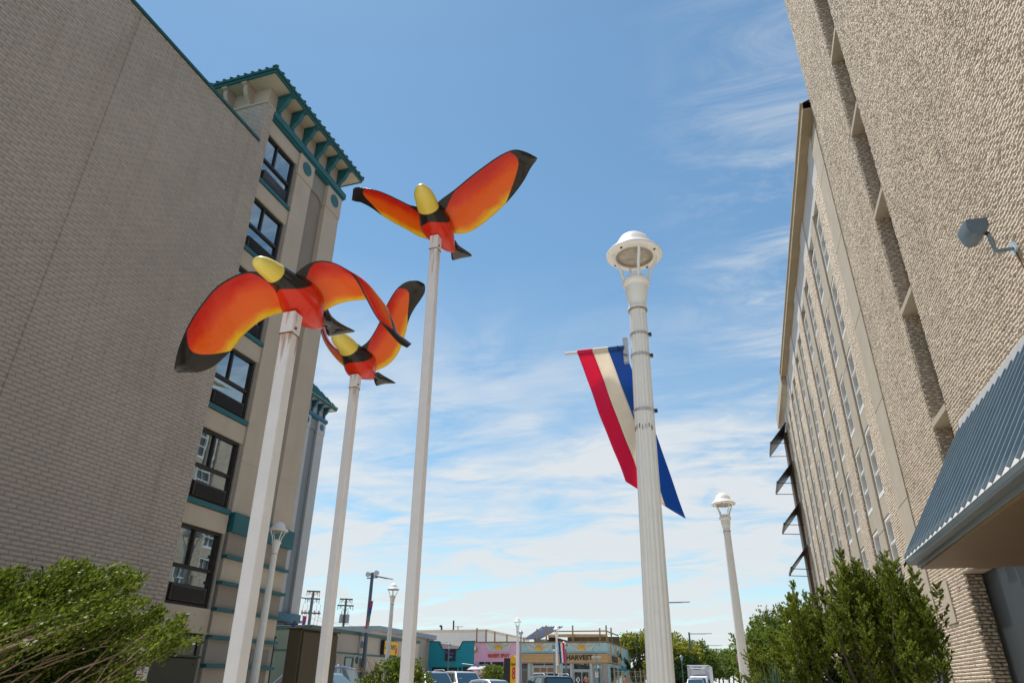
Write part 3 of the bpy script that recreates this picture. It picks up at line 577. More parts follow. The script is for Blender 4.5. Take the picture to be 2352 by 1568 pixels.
# ------------------------------------------------------------------ the three bird sculptures
def enamel():
    """paint that follows the wing: uv = (distance along the wing, from front edge to back edge)"""
    m = bpy.data.materials.new('enamel_wing'); m.use_nodes = True; t = m.node_tree; n = t.nodes; l = t.links; p = n['Principled BSDF']
    p.inputs['Roughness'].default_value = .3; p.inputs['Specular IOR Level'].default_value = .3; p.inputs['Coat Weight'].default_value = .35; p.inputs['Coat Roughness'].default_value = .02; p.inputs['Coat IOR'].default_value = 1.4
    uv = n.new('ShaderNodeUVMap'); sp = n.new('ShaderNodeSeparateXYZ'); l.new(uv.outputs[0], sp.inputs[0])
    tcn = n.new('ShaderNodeTexCoord'); nz = n.new('ShaderNodeTexNoise'); nz.inputs['Scale'].default_value = 5; nz.inputs['Detail'].default_value = 4; l.new(tcn.outputs['Object'], nz.inputs['Vector'])
    def f(op, a, b=None, c=None):
        x = n.new('ShaderNodeMath'); x.operation = op
        for i, v in enumerate((a, b, c)):
            if v is None: continue
            if hasattr(v, 'links'): l.new(v, x.inputs[i])
            else: x.inputs[i].default_value = v
        return x.outputs[0]
    def st(v, a, b):
        x = n.new('ShaderNodeMapRange'); x.interpolation_type = 'SMOOTHSTEP'; x.inputs[1].default_value = a; x.inputs[2].default_value = b; l.new(v, x.inputs[0]); return x.outputs[0]
    S, Cc = sp.outputs[0], sp.outputs[1]
    wob = f('MULTIPLY', f('SUBTRACT', nz.outputs['Fac'], .5), .28)
    cc = f('ADD', Cc, wob)
    cr = n.new('ShaderNodeValToRGB'); e = cr.color_ramp.elements; e[0].position = .14; e[0].color = (.58, .010, .001, 1); e[1].position = .30; e[1].color = (.70, .034, .001, 1)
    for pos, c in ((.46, (.80, .098, .001, 1)), (.80, (.82, .125, .001, 1)), (.89, (.82, .32, .004, 1)), (.94, (.82, .50, .01, 1))):
        x = e.new(pos); x.color = c
    l.new(cc, cr.inputs[0])
    # black: a rim at the front that widens at the root, and a cap at the tip that runs back along the rear edge
    front = f('SUBTRACT', 1.0, st(f('SUBTRACT', Cc, f('ADD', f('MULTIPLY', f('SUBTRACT', 1.0, st(S, .0, .22)), .36), .035)), -.008, .008))
    tipline = f('ADD', .83, f('MULTIPLY', f('POWER', f('ABSOLUTE', f('SUBTRACT', Cc, .36)), 2.0), -.55))
    tip = st(f('SUBTRACT', S, tipline), -.006, .006)
    bk = f('MAXIMUM', front, tip)
    mx = n.new('ShaderNodeMix'); mx.data_type = 'RGBA'; l.new(bk, mx.inputs['Factor']); l.new(cr.outputs[0], mx.inputs['A']); mx.inputs['B'].default_value = (.014, .011, .009, 1)
    l.new(mx.outputs['Result'], p.inputs['Base Color'])
    b = n.new('ShaderNodeBump'); b.inputs['Strength'].default_value = .22; b.inputs['Distance'].default_value = .04; l.new(nz.outputs['Fac'], b.inputs['Height']); l.new(b.outputs[0], p.inputs['Normal']); l.new(b.outputs[0], p.inputs['Coat Normal'])
    return m
def enamel_body():
    m = bpy.data.materials.new('enamel_body'); m.use_nodes = True; t = m.node_tree; n = t.nodes; l = t.links; p = n['Principled BSDF']
    p.inputs['Roughness'].default_value = .3; p.inputs['Specular IOR Level'].default_value = .3; p.inputs['Coat Weight'].default_value = .35; p.inputs['Coat Roughness'].default_value = .02; p.inputs['Coat IOR'].default_value = 1.4
    uv = n.new('ShaderNodeUVMap'); sp = n.new('ShaderNodeSeparateXYZ'); l.new(uv.outputs[0], sp.inputs[0])
    cr = n.new('ShaderNodeValToRGB'); cr.color_ramp.interpolation = 'LINEAR'; e = cr.color_ramp.elements
    e[0].position = 0; e[0].color = (.80, .68, .17, 1); e[1].position = .335; e[1].color = (.78, .60, .08, 1)
    for pos, c in ((.345, (.014, .011, .009, 1)), (.495, (.014, .011, .009, 1)), (.505, (.68, .022, .002, 1)), (.9, (.62, .02, .002, 1)), (.96, (.55, .02, .004, 1))):
        x = e.new(pos); x.color = c
    l.new(sp.outputs[0], cr.inputs[0]); l.new(cr.outputs[0], p.inputs['Base Color'])
    return m
EN_W, EN_B = enamel(), enamel_body()
EN_T = mat('enamel_black', (.014, .011, .009), .16, .3, 6, coat=.7, bump=.08, bscale=6)
def catmull(P, m):
    P = np.array(P, float); n = len(P); out = []
    Q = np.vstack([2*P[0]-P[1], P, 2*P[-1]-P[-2]])
    for i in range(n-1):
        a, b, c, d = Q[i], Q[i+1], Q[i+2], Q[i+3]
        for t in np.linspace(0, 1, m, endpoint=False):
            out.append(.5*((2*b)+(-a+c)*t+(2*a-5*b+4*c-d)*t*t+(-a+3*b-3*c+d)*t**3))
    out.append(P[-1]); return np.array(out)
def bird_wing(secs, parent, up):
    S = catmull(secs, 6); n = len(S); Lp, Tp = S[:, :3], S[:, 3:]
    mid = (Lp+Tp)/2; arc = np.concatenate([[0], np.cumsum(np.linalg.norm(np.diff(mid, axis=0), axis=1))]); s = arc/arc[-1]
    ch = Tp-Lp; span = np.gradient(mid, axis=0); nrm = np.cross(ch, span); nrm /= np.linalg.norm(nrm, axis=1)[:, None]+1e-9
    k = 3
    for _ in range(2):
        nrm = np.array([nrm[max(0, i-k):i+k+1].mean(0) for i in range(n)]); nrm /= np.linalg.norm(nrm, axis=1)[:, None]+1e-9
    if nrm[:6].mean(0)[2] < 0: nrm = -nrm
    cs = np.array([0, .012, .04, .09, .16, .25, .36, .48, .6, .72, .83, .92, .97, 1.0])
    V = []; UV = []
    cl = np.linalg.norm(ch, axis=1)
    for i in range(n):
        th = .050*(1-.55*s[i])*min(1, cl[i]/.25)
        prof = th*np.sqrt(np.clip(cs, 0, 1))*1.9*(1-cs)**.75+.007*np.sqrt(np.clip(cs*(1-cs)*4, 0, 1)); cam_ = .09*cl[i]*np.sin(np.pi*cs**.8)
        ring = [(c, cam_[j]+prof[j]*.55) for j, c in enumerate(cs)] + [(cs[j], cam_[j]-prof[j]*.55) for j in range(len(cs)-2, 0, -1)]
        for c, h in ring: V.append(Lp[i]+ch[i]*c+nrm[i]*h); UV.append((s[i], c))
    m = 2*len(cs)-2; F = [(i*m+j, i*m+(j+1) % m, (i+1)*m+(j+1) % m, (i+1)*m+j) for i in range(n-1) for j in range(m)]
    V.append(mid[-1]); UV.append((1, .5)); e = len(V)-1
    F += [((n-1)*m+j, (n-1)*m+(j+1) % m, e, e) for j in range(0)]
    V = np.array(V)-np.array(ORG[parent])
    me = bpy.data.meshes.new('wing'); me.from_pydata([tuple(p) for p in V], [], F+[((n-1)*m+j, (n-1)*m+(j+1) % m, e) for j in range(m)])
    ul = me.uv_layers.new(name='UVMap')
    for lp in me.loops: ul.data[lp.index].uv = UV[lp.vertex_index]
    me.polygons.foreach_set('use_smooth', np.ones(len(me.polygons), dtype=bool)); me.update()
    return link('wing', me, EN_W, parent)
def bird_body(secs, parent, marks):
    S = catmull(secs, 7); n = len(S); P = S[:, :3]; rad = np.maximum(S[:, 3], .004)
    arc = np.concatenate([[0], np.cumsum(np.linalg.norm(np.diff(P, axis=0), axis=1))]); s = np.interp(np.arange(n)/7, [0, marks[0], marks[1], len(secs)-1], [0, .34, .5, 1])
    V = []; UV = []; m = 24
    for i in range(n):
        d = P[min(i+1, n-1)]-P[max(0, i-1)]; d /= np.linalg.norm(d)
        up = np.array([0, 0, 1.]); a = np.cross(d, up); a /= np.linalg.norm(a); b = np.cross(a, d)
        for k in range(m):
            t = 2*math.pi*k/m; V.append(P[i]+a*math.cos(t)*rad[i]+b*math.sin(t)*rad[i]*.92); UV.append((s[i]-max(0, min(1, (s[i]-.36)/.08))*(.055*math.sin(t)+.06*abs(math.cos(t))**1.5), k/m))
    F = [(i*m+j, i*m+(j+1) % m, (i+1)*m+(j+1) % m, (i+1)*m+j) for i in range(n-1) for j in range(m)]
    F += [tuple(range(m-1, -1, -1)), tuple(range((n-1)*m, n*m))]
    me = bpy.data.meshes.new('bird_body'); me.from_pydata([tuple(p-np.array(ORG[parent])) for p in V], [], F)
    ul = me.uv_layers.new(name='UVMap')
    for lp in me.loops: ul.data[lp.index].uv = UV[lp.vertex_index]
    me.polygons.foreach_set('use_smooth', np.ones(len(me.polygons), dtype=bool)); me.update()
    return link('bird_body', me, EN_B, parent)
def bird_tail(pts, parent):
    P = [Vector(p) for p in pts]; c = sum(P, Vector())/len(P); nv = Vector()
    for i in range(len(P)): nv += (P[i]-c).cross(P[(i+1) % len(P)]-c)
    nv.normalize(); h = .022; og = ORG[parent]
    if nv.z < 0: nv = -nv
    k = len(P); inner = [c+(p-c)*.72 for p in P]
    v = [p-og for p in P] + [q+nv*h-og for q in inner] + [q-nv*h-og for q in inner] + [c+nv*h*1.3-og, c-nv*h*1.3-og]
    f = []
    for i in range(k):
        j = (i+1) % k; f += [(i, j, k+j, k+i), (j, i, 2*k+i, 2*k+j), (k+i, k+j, 3*k), (2*k+j, 2*k+i, 3*k+1)]
    me = bpy.data.meshes.new('tail'); me.from_pydata([tuple(p) for p in v], [], f); me.update()
    me.polygons.foreach_set('use_smooth', np.ones(len(me.polygons), dtype=bool))
    o = link('tail', me, EN_T, parent); b = o.modifiers.new('sub', 'SUBSURF'); b.levels = 1; b.render_levels = 1
    return o
def rust_pole(name, base):
    if name in MATS: return MATS[name]
    m = base.copy(); m.name = name; t = m.node_tree; n = t.nodes; l = t.links; p = n['Principled BSDF']; src = p.inputs['Base Color'].links[0].from_socket
    tcn = n.new('ShaderNodeTexCoord'); mp = n.new('ShaderNodeMapping'); mp.inputs['Scale'].default_value = (9, 9, .9); l.new(tcn.outputs['Object'], mp.inputs[0])
    nz = n.new('ShaderNodeTexNoise'); nz.inputs['Scale'].default_value = 3.1; nz.inputs['Detail'].default_value = 5; l.new(mp.outputs[0], nz.inputs['Vector'])
    sp = n.new('ShaderNodeSeparateXYZ'); l.new(tcn.outputs['Object'], sp.inputs[0])
    hi = n.new('ShaderNodeAttribute'); hi.attribute_type = 'OBJECT'; hi.attribute_name = 'rust_top'
    df = n.new('ShaderNodeMath'); df.operation = 'SUBTRACT'; l.new(hi.outputs['Fac'], df.inputs[0]); l.new(sp.outputs[2], df.inputs[1])
    fall = n.new('ShaderNodeMapRange'); fall.inputs[1].default_value = 0; fall.inputs[2].default_value = .9; fall.inputs[3].default_value = .24; fall.inputs[4].default_value = -.12; l.new(df.outputs[0], fall.inputs[0])
    ad = n.new('ShaderNodeMath'); l.new(nz.outputs['Fac'], ad.inputs[0]); l.new(fall.outputs[0], ad.inputs[1])
    rr = n.new('ShaderNodeMapRange'); rr.inputs[1].default_value = .66; rr.inputs[2].default_value = .90; l.new(ad.outputs[0], rr.inputs[0])
    mx = n.new('ShaderNodeMix'); mx.data_type = 'RGBA'; l.new(rr.outputs[0], mx.inputs['Factor']); l.new(src, mx.inputs['A']); mx.inputs['B'].default_value = (.36, .17, .045, 1); l.new(mx.outputs['Result'], p.inputs['Base Color'])
    MATS[name] = m; return m
RP = rust_pole('rust_streaked_pole', M['pole'])
spots = dict(left=((-3.685, 4.798), (-3.719, 4.772), 4.19, 'black winged orange bird sculpture with drooping wings on the nearest white pole'),
             far=((-5.367, 8.732), (-5.402, 8.711), 5.443, 'orange bird sculpture with wings raised in a V, half behind the drooping bird'),
             tall=((-3.523, 7.405), (-3.554, 7.39), 6.817, 'orange bird sculpture with outspread wings on the tallest white pole'))
for key, (b, t, zt, lab) in spots.items():
    root = thing('bird_sculpture', lab, 'sculpture', (b[0], b[1], 0), group='bird sculptures on white poles')
    hw = .060; zc_ = zt-.19
    mbp = MB(); v = []
    k = (zt-1.1)
    def at(z): return (b[0]+(t[0]-b[0])*(z-1.1)/k, b[1]+(t[1]-b[1])*(z-1.1)/k)
    mbp.add([(at(z)[0]+sx*hw, at(z)[1]+sy*hw, z) for z in (0, zt-.02) for sx, sy in ((-1, -1), (1, -1), (1, 1), (-1, 1))], [(0, 3, 2, 1), (4, 5, 6, 7)]+[(i, (i+1) % 4, (i+1) % 4+4, i+4) for i in range(4)])
    po = mbp.build('pole', RP, root, bevel=.012, seg=3); po['rust_top'] = zc_
    x, y = t; co = box('collar', RP, root, x-hw-.006, x+hw+.006, y-hw-.006, y+hw+.006, zc_, zt+.03, bevel=.008); co['rust_top'] = zt+.35
    MB().tube([(x+hw+.004, y-.02, zc_+.05), (x+hw+.020, y-.02, zc_+.05)], .014, 6).build('bolt', M['rust'], root)
    MB().box(x-hw-.007, x+hw+.007, y-hw-.007, y+hw+.007, zc_-.008, zc_).build('rusty_seam', M['rust'], root)
    d = BIRDS[key]; bird_body(d['body'], root, d['marks'])
    for wsec in d['wings']: bird_wing(wsec, root, 1)
    bird_tail(d['tail'], root)

# ------------------------------------------------------------------ street lamps of the plaza
lens = mat('frosted_lens', (.40, .36, .30), .35, .35, 18)
def make_lamp(label):
    r = thing('street_lamp', label, 'street lamp', (0, 0, 0), group='white plaza lamps with bell shaped hoods', local=True)
    n = 14*4; fl = [1.0, .975, .90, .975]
    MB().lathe([(.19, 0), (.19, .12), (.165, .16), (.150, .32), (.124, .38)], n=32).build('base', M['lampw'], r, smooth=True)
    MB().lathe([(.116, .38), (.108, 1.2), (.099, 2.4), (.091, 3.3), (.082, 4.40)], n=n, fl=fl).build('fluted_pole', M['lampw'], r, smooth=True, ang=28)
    c = MB().lathe([(.083, 4.40), (.093, 4.41), (.093, 4.435), (.082, 4.45), (.080, 4.47), (.093, 4.52), (.104, 4.58), (.110, 4.64), (.108, 4.672), (.126, 4.685), (.136, 4.70), (.138, 4.725), (.126, 4.75), (.09, 4.775), (.085, 4.80), (.07, 4.80), (.0, 4.802)], n=32).build('capital', M['lampw'], r, smooth=True)
    MB().lathe([(.0855, 4.398), (.0945, 4.403), (.0945, 4.410), (.0855, 4.413)], n=32).build('ring', mat('weathered_ring', (.30, .25, .16), .7, .3, 20), r, smooth=True)
    for k in range(4):
        a = R(20+90*k); d = Vector((math.cos(a), math.sin(a), 0))
        MB().tube([d*.11+Vector((0, 0, 4.74)), d*.135+Vector((0, 0, 4.80)), d*.152+Vector((0, 0, 4.88)), d*.20+Vector((0, 0, 4.96)), d*.228+Vector((0, 0, 5.03))], [.016, .016, .015, .015, .013], 8).build('hood_arm', M['lampw'], r, smooth=True)
    hd = MB().lathe([(.165, 5.045), (.19, 5.03), (.268, 5.035), (.282, 5.045), (.283, 5.06), (.262, 5.085), (.205, 5.13), (.190, 5.155), (.172, 5.20), (.14, 5.255), (.085, 5.30), (.03, 5.318), (0, 5.32)], n=40).build('hood', M['lampw'], r, smooth=True, ang=50)
    for k in range(4):
        a = R(65+90*k); MB().tube([(.235*math.cos(a), .235*math.sin(a), 5.024), (.235*math.cos(a), .235*math.sin(a), 5.036)], .012, 8).build('screw', M['rust'], hd)
    MB().lathe([(0, 5.028), (.08, 5.022), (.166, 5.044)], n=32).build('lens', lens, r, smooth=True)
    MB().lathe([(.168, 5.05), (.172, 5.026), (.188, 5.024), (.188, 5.04)], n=32).build('lens_rim', M['conc'], r, smooth=True)
    return r
LAMP = make_lamp('large fluted lamp nearest the camera carrying a red white and blue banner')
LAMP.location = (-.706, 5.960, 0); LAMP.rotation_euler = (0.0, R(.95), 0)
for (x, y, z, rz), lab in (((-.176, 17.10, 0, .3), 'white fluted lamp between the large banner lamp and the juniper'),
                     ((-12.55, 17.13, 0, .8), 'white fluted lamp standing against the striped hotel tower base'),
                     ((-15.3, 30.07, 0, .2), 'white fluted lamp in front of the yellow motel wall sign'),
                     ((-15.5, 50.1, .2, .5), 'white lamp beside the yellow and black pylon sign'),
                     ((-15.4, 60.9, .45, .1), 'white lamp with a small striped banner in front of the wood fronted shop'),
                     ((2.35, 41.4, -.75, .4), 'white lamp whose hood just shows beside the left juniper plume')):
    q = copy_tree(LAMP, None, (x, y, z), rz); q.rotation_euler = (0, 0, rz); q['label'] = lab
# strap bands and rust marks on the banner lamp
for z, rr in ((4.135, .086), (3.912, .088), (3.358, .092)):
    o = MB().lathe([(rr+.001, z-.013), (rr+.005, z-.013), (rr+.005, z+.013), (rr+.001, z+.013)], n=32).build('strap_band', M['steel'], LAMP, smooth=True)
    MB().box(rr, rr+.03, -.02, .02, z-.012, z+.012).build('clamp', M['bronze'], LAMP)
for k in range(7):
    a = R(-150+k*18); z = 3.20+.01*(k % 3)
    MB().box(-.004, .004, -.002, .002, z-.04, z).build('rust_spot', M['rust'], LAMP).matrix_local = Matrix.Rotation(a, 4, 'Z') @ Matrix.Translation((.0935, 0, 0))

ban = thing('lamp_banner', 'red white and blue striped banner blown sideways from the large lamp', 'banner', (-.77, 5.95, 3.95))
MB().tube([(-1.371, 5.95, 4.036), (-.80, 5.95, 4.02)], .016, 8).build('banner_arm', M['steel'], ban)
MB().box(-.80, -.755, 5.95, 6.0, 3.87, 4.13).build('bracket', M['steel'], ban)
MB().tube([(-.85, 5.93, 4.04), (-.83, 5.92, 3.98), (-.80, 5.92, 3.94), (-.76, 5.93, 3.93)], .006, 6).build('cable', M['black'], ban)
def banner(root, TL, TR, BL, BR, mats, nu=8, nv=40, rip=.02, sleeve=None):
    TL, TR, BL, BR = map(Vector, (TL, TR, BL, BR)); fr = [0, .335, .665, 1]; nrm = (TR-TL).cross(BL-TL).normalized()
    for k, mm in enumerate(mats):
        v = []; f = []
        for j in range(nv+1):
            t = j/nv
            for i in range(nu+1):
                s = fr[k]+(fr[k+1]-fr[k])*i/nu
                p = (TL*(1-s)+TR*s)*(1-t)+(BL*(1-s)+BR*s)*t
                bl_ = nrm*rip*(math.sin(t*9+s*3)*.8+math.sin(t*23+s*9)*.35)*min(1, t*4)+nrm*rip*3.5*math.sin(t*math.pi)*(s-.4)
                p = p+bl_; v.append(tuple(p))
        for j in range(nv):
            for i in range(nu): a = j*(nu+1)+i; f.append((a, a+1, a+nu+2, a+nu+1))
        mb = MB().add(v, f)
        if sleeve:
            a = TL*(1-fr[k])+TR*fr[k]; b = TL*(1-fr[k+1])+TR*fr[k+1]; mb.tube([a+Vector((0, 0, .012)), b+Vector((0, 0, .012))], sleeve, 10)
        o = mb.build('stripe', mm, root, smooth=True); so2 = o.modifiers.new('thick', 'SOLIDIFY'); so2.thickness = .003
def cloth(name, c): return mat(name, c, .5, .05, 3, transl=.5, dirt=.08)
RED, WHT, BLU = cloth('red_cloth', (.82, .012, .115)), cloth('white_cloth', (.90, .84, .74)), cloth('blue_cloth', (.006, .12, .46))
banner(ban, (-1.245, 5.95, 4.022), (-.79, 5.95, 4.012), (-.915, 6.35, 2.832), (-.427, 6.75, 2.546), [RED, WHT, BLU], rip=.03, sleeve=.024)

# ------------------------------------------------------------------ wall floodlight on the right building
fl = thing('wall_floodlight', 'grey shoebox floodlight on a bent arm fixed to the split faced wall', 'floodlight', (4.2, 9.66, 6.63))
A = [(3.646, 9.42, 7.063), (3.93, 9.42, 7.05), (3.925, 9.42, 6.93), (3.854, 9.42, 6.812), (3.753, 9.42, 6.779), (3.689, 9.42, 6.823), (3.655, 9.42, 6.935)]
MB().prism(A, (-.015, .36, .01)).build('housing', mat('flood_grey', (.15, .19, .215), .45, .12, 5, metal=.2, dirt=.3), fl, bevel=.015, smooth=True)
MB().prism([(x*.9+.1*3.8+.0, 9.415, z*.9+.1*6.93) for x, y, z in A], (0, -.012, 0)).build('lens', mat('flood_face', (.12, .17, .21), .3, .08, 4), fl)
MB().tube([(3.86, 9.47, 6.83), (3.89, 9.46, 6.79)], .03, 12).build('swivel', M['bronze'], fl)
MB().tube([(3.885, 9.46, 6.80), (3.93, 9.54, 6.585), (3.935, 9.55, 6.565), (3.96, 9.56, 6.56), (4.20, 9.66, 6.63)], .027, 12).build('arm', M['bluegrey'], fl)
MB().tube([(3.905, 9.48, 6.745), (3.917, 9.51, 6.66)], .034, 12).build('clamp', M['bluegrey'], fl)
MB().prism([(4.19, 9.56, 6.58), (4.19, 9.62, 6.72), (4.19, 9.74, 6.74), (4.19, 9.76, 6.58), (4.19, 9.66, 6.52)], (.03, 0, 0)).build('wall_plate', mat('pale_blue_metal', (.42, .5, .56), .4), fl)
MB().tube([(4.20, 9.64, 6.60), (4.20, 9.60, 6.35), (4.205, 9.54, 6.0), (4.205, 9.5, 5.5)], [.012, .008, .010, .006], 6).build('rust_run', M['rust'], fl)

# ------------------------------------------------------------------ utility boxes
tr = thing('transformer_box', 'dark olive pad mounted transformer with a white and red warning label by the hotel', 'transformer', (-11.6, 12, 0))
olive = mat('olive_paint', (.024, .030, .015), .45, .15, 2, dirt=.2)
box('cabinet', olive, tr, -12.3, -10.90, 10.2, 12.93, 0, 1.56, bevel=.015)
box('lid', olive, tr, -12.33, -10.87, 10.17, 12.96, 1.563, 1.61, bevel=.01)
lb = box('warning_label', M['white'], tr, -10.899, -10.894, 11.35, 11.62, 1.13, 1.37)
redp = mat('sign_red', (.5, .03, .03)); inkm = mat('ink', (.03, .03, .03), .6)
MB().box(-10.8935, -10.892, 11.36, 11.5, 1.34, 1.36).box(-10.8935, -10.892, 11.36, 11.5, 1.225, 1.245).build('red_bar', redp, lb)
MB().box(-10.8935, -10.892, 11.48, 11.50, 1.26, 1.32).box(-10.8935, -10.892, 11.53, 11.59, 1.31, 1.32).box(-10.8935, -10.892, 11.53, 11.60, 1.27, 1.28).box(-10.8935, -10.892, 11.46, 11.48, 1.15, 1.19).build('print', inkm, lb)
l2 = box('number_label', mat('faded_label', (.30, .29, .26), .6), tr, -10.899, -10.895, 11.4, 11.56, 1.40, 1.49)
MB().box(-10.8945, -10.893, 11.41, 11.55, 1.44, 1.446).box(-10.8945, -10.893, 11.41, 11.55, 1.415, 1.42).build('print', inkm, l2)
MB().tube([(-10.9, 12.82, 1.44), (-10.88, 12.82, 1.44)], .02, 8).build('lock_bolt', M['rust'], tr)
cb = thing('utility_cabinet', 'tall brown metal cabinet standing behind the pole of the V winged bird', 'cabinet', (-6.8, 10.9, 0))
def patchy():
    m = mat('brown_paint_glossy', (.042, .032, .015), .32, .2, 3, coat=.2).copy(); m.name = 'overpainted_brown'; t = m.node_tree; n = t.nodes; l = t.links; p = n['Principled BSDF']; src = p.inputs['Base Color'].links[0].from_socket
    tcn = n.new('ShaderNodeTexCoord'); nz = n.new('ShaderNodeTexNoise'); nz.inputs['Scale'].default_value = 1.15; nz.inputs['Detail'].default_value = 3; nz.inputs['Roughness'].default_value = .35; l.new(tcn.outputs['Object'], nz.inputs['Vector'])
    rr = n.new('ShaderNodeMapRange'); rr.inputs[1].default_value = .545; rr.inputs[2].default_value = .565; l.new(nz.outputs['Fac'], rr.inputs[0])
    mx = n.new('ShaderNodeMix'); mx.data_type = 'RGBA'; l.new(rr.outputs[0], mx.inputs['Factor']); l.new(src, mx.inputs['A']); mx.inputs['B'].default_value = (.095, .076, .06, 1); l.new(mx.outputs['Result'], p.inputs['Base Color'])
    return m
box('body', mat('brown_paint_glossy', (.042, .032, .015)), cb, -6.94, -6.71, 10.16, 11.26, .08, 1.88, bevel=.01)
box('door', patchy(), cb, -6.709, -6.685, 10.20, 11.24, .14, 1.85, bevel=.006)
box('lid', mat('brown_paint_glossy', (.042, .032, .015)), cb, -6.96, -6.67, 10.14, 11.29, 1.883, 1.915, bevel=.008)
MB().box(-7.0, -6.62, 10.05, 11.4, 0, .08).build('plinth', M['conc'], cb)
MB().tube([(-6.9, 10.2, 1.915), (-6.9, 10.2, 1.97)], .03, 10).build('cap', mat('blue_cap', (.01, .03, .3), .4), cb)
# ------------------------------------------------------------------ motel lobby with the teal roof
lob = thing('motel_lobby', 'low tan motel lobby with teal roof edge and round teal medallions', 'building', (-28, 46, 0))
FX, FY = -24.39, 37.93
sage = mat('sage_stucco', (.29, .33, .24), .8, .05, 1)
box('wall', M['stucco'], lob, -33, FX-.002, FY+.05, 53, 0, 4.03)
box('wall', sage, lob, -33, FX-.03, FY, FY+.049, 0, 4.03)
MB().box(-33.2, FX+.1, FY-.1, 53.1, 4.032, 4.22).build('roof_fascia', M['tealdk'], lob)
box('roof_edge', M['cream'], lob, -33.2, FX+.02, FY-.02, 53, 4.222, 4.26)
box('stripe_moulding', M['teal'], lob, FX, FX+.05, FY+.1, 53, 2.855, 2.95)
box('stripe_moulding', M['teal'], lob, -33, FX-.05, FY-.05, FY, 2.86, 2.95)
for y0, y1, zc in ((43.7, 44.4, 3.5), (43.2, 43.9, 2.56)):
    box('pilaster', M['cream'], lob, FX, FX+.04, y0, y1, 2.96 if zc > 3 else 0, 4.02 if zc > 3 else 2.85)
    MB().tube([(FX+.04, (y0+y1)/2, zc), (FX+.06, (y0+y1)/2, zc)], .22, 20).build('roundel', M['teal'], lob)
for y0, y1, z0, z1 in ((42.08, 43.08, 1.55, 2.71), (43.95, 44.85, .6, 2.70), (40.3, 41.0, .9, 2.75)):
    f = MB().box(FX, FX+.05, y0, y1, z0, z0+.07).box(FX, FX+.05, y0, y1, z1-.07, z1).box(FX, FX+.05, y0, y0+.08, z0+.07, z1-.07).box(FX, FX+.05, y1-.08, y1, z0+.07, z1-.07).build('window', M['teal'], lob)
    box('pane', M['dimglass'], f, FX+.005, FX+.02, y0+.08, y1-.08, z0+.07, z1-.07)
f = box('window', M['teal'], lob, -27.25, -26.95, FY-.04, FY, .3, 2.72); box('pane', M['dark'], f, -27.2, -27.0, FY-.05, FY-.041, .4, 2.65)
yel = mat('sign_yellow', (.72, .40, .008), .45, .06, 3)
ws = thing('motel_sign', 'yellow and black motel wall sign reading Super under the teal roof', 'sign', (FX+.05, 47.6, 3.5))
box('sign_box', M['black'], ws, FX+.06, FX+.30, 46.7, 48.9, 3.0, 3.93)
box('sign_face', yel, ws, FX+.301, FX+.31, 46.75, 48.86, 3.03, 3.90)
text('Super', 'lettering', M['black'], ws, (FX+.313, 47.62, 3.58), .62, '+X', .004, .008, .35, 1.15)
text('8', 'numeral', mat('sign_red', (.5, .03, .03)), ws, (FX+.313, 48.55, 3.30), .55, '+X', .004, .03)
pl = thing('parking_lamp', 'short black parking lamp in front of the sage green wall', 'street lamp', (-26.4, 37.3, 0))
MB().tube([(-26.36, 37.3, 0), (-26.37, 37.3, 3.55)], .05, 8).build('pole', M['black'], pl)
MB().prism([(-26.33, 37.2, 3.50), (-26.33, 37.2, 3.60), (-26.62, 37.2, 3.64), (-26.75, 37.2, 3.57), (-26.70, 37.2, 3.46)], (0, .2, 0)).build('lamp_head', M['black'], pl)
wl = thing('wall_light', 'small white security light on the sage green wall', 'wall light', (-26.8, 37.9, 3.05))
MB().box(-26.93, -26.68, 37.72, 37.9, 2.98, 3.12).build('housing', M['white'], wl); MB().box(-26.9, -26.72, 37.70, 37.72, 3.0, 3.08).build('lens', M['steel'], wl)

bgb = thing('flat_roofed_building', 'low tan building with a blue grey metal roof edge behind the lobby', 'building', (-34, 70, 0))
box('wall', M['stucco'], bgb, -42, -34.9, 66, 80, 0, 5.9); box('roof_fascia', mat('blue_grey_trim', (.23, .27, .32), .5), bgb, -42.3, -34.6, 65.8, 80, 5.9, 6.38)

# ------------------------------------------------------------------ row of shops across the avenue
SY = 78.0
gs = thing('grey_shop', 'narrow grey shop front at the left end of the shop row', 'building', (-36, SY, .55))
box('wall', mat('light_grey_stucco', (.34, .32, .30), .8, .05, 1), gs, -40, -34.62, SY, SY+12, .5, 5.62)
box('parapet_band', mat('blue_grey_trim', (.23, .27, .32)), gs, -40, -34.6, SY-.12, SY+.2, 5.625, 5.86)
box('ledge', M['white'], gs, -40, -34.9, SY-.2, SY, 4.45, 4.62); box('pilaster', mat('light_grey_stucco', (.34, .32, .30)), gs, -34.95, -34.6, SY-.1, SY, .5, 5.6)
f = box('shop_window', M['white'], gs, -38, -35.0, SY-.06, SY, .9, 4.0); box('pane', M['dimglass'], f, -37.9, -35.05, SY-.07, SY-.061, 1.0, 3.9)
for x, c in ((-35.9, (.5, .1, .3)), (-35.4, (.35, .45, .2))): box('poster', mat('poster_%.1f' % -x, c, .7, .3, 6), gs, x, x+.35, SY-.075, SY-.071, 2.9, 3.7)

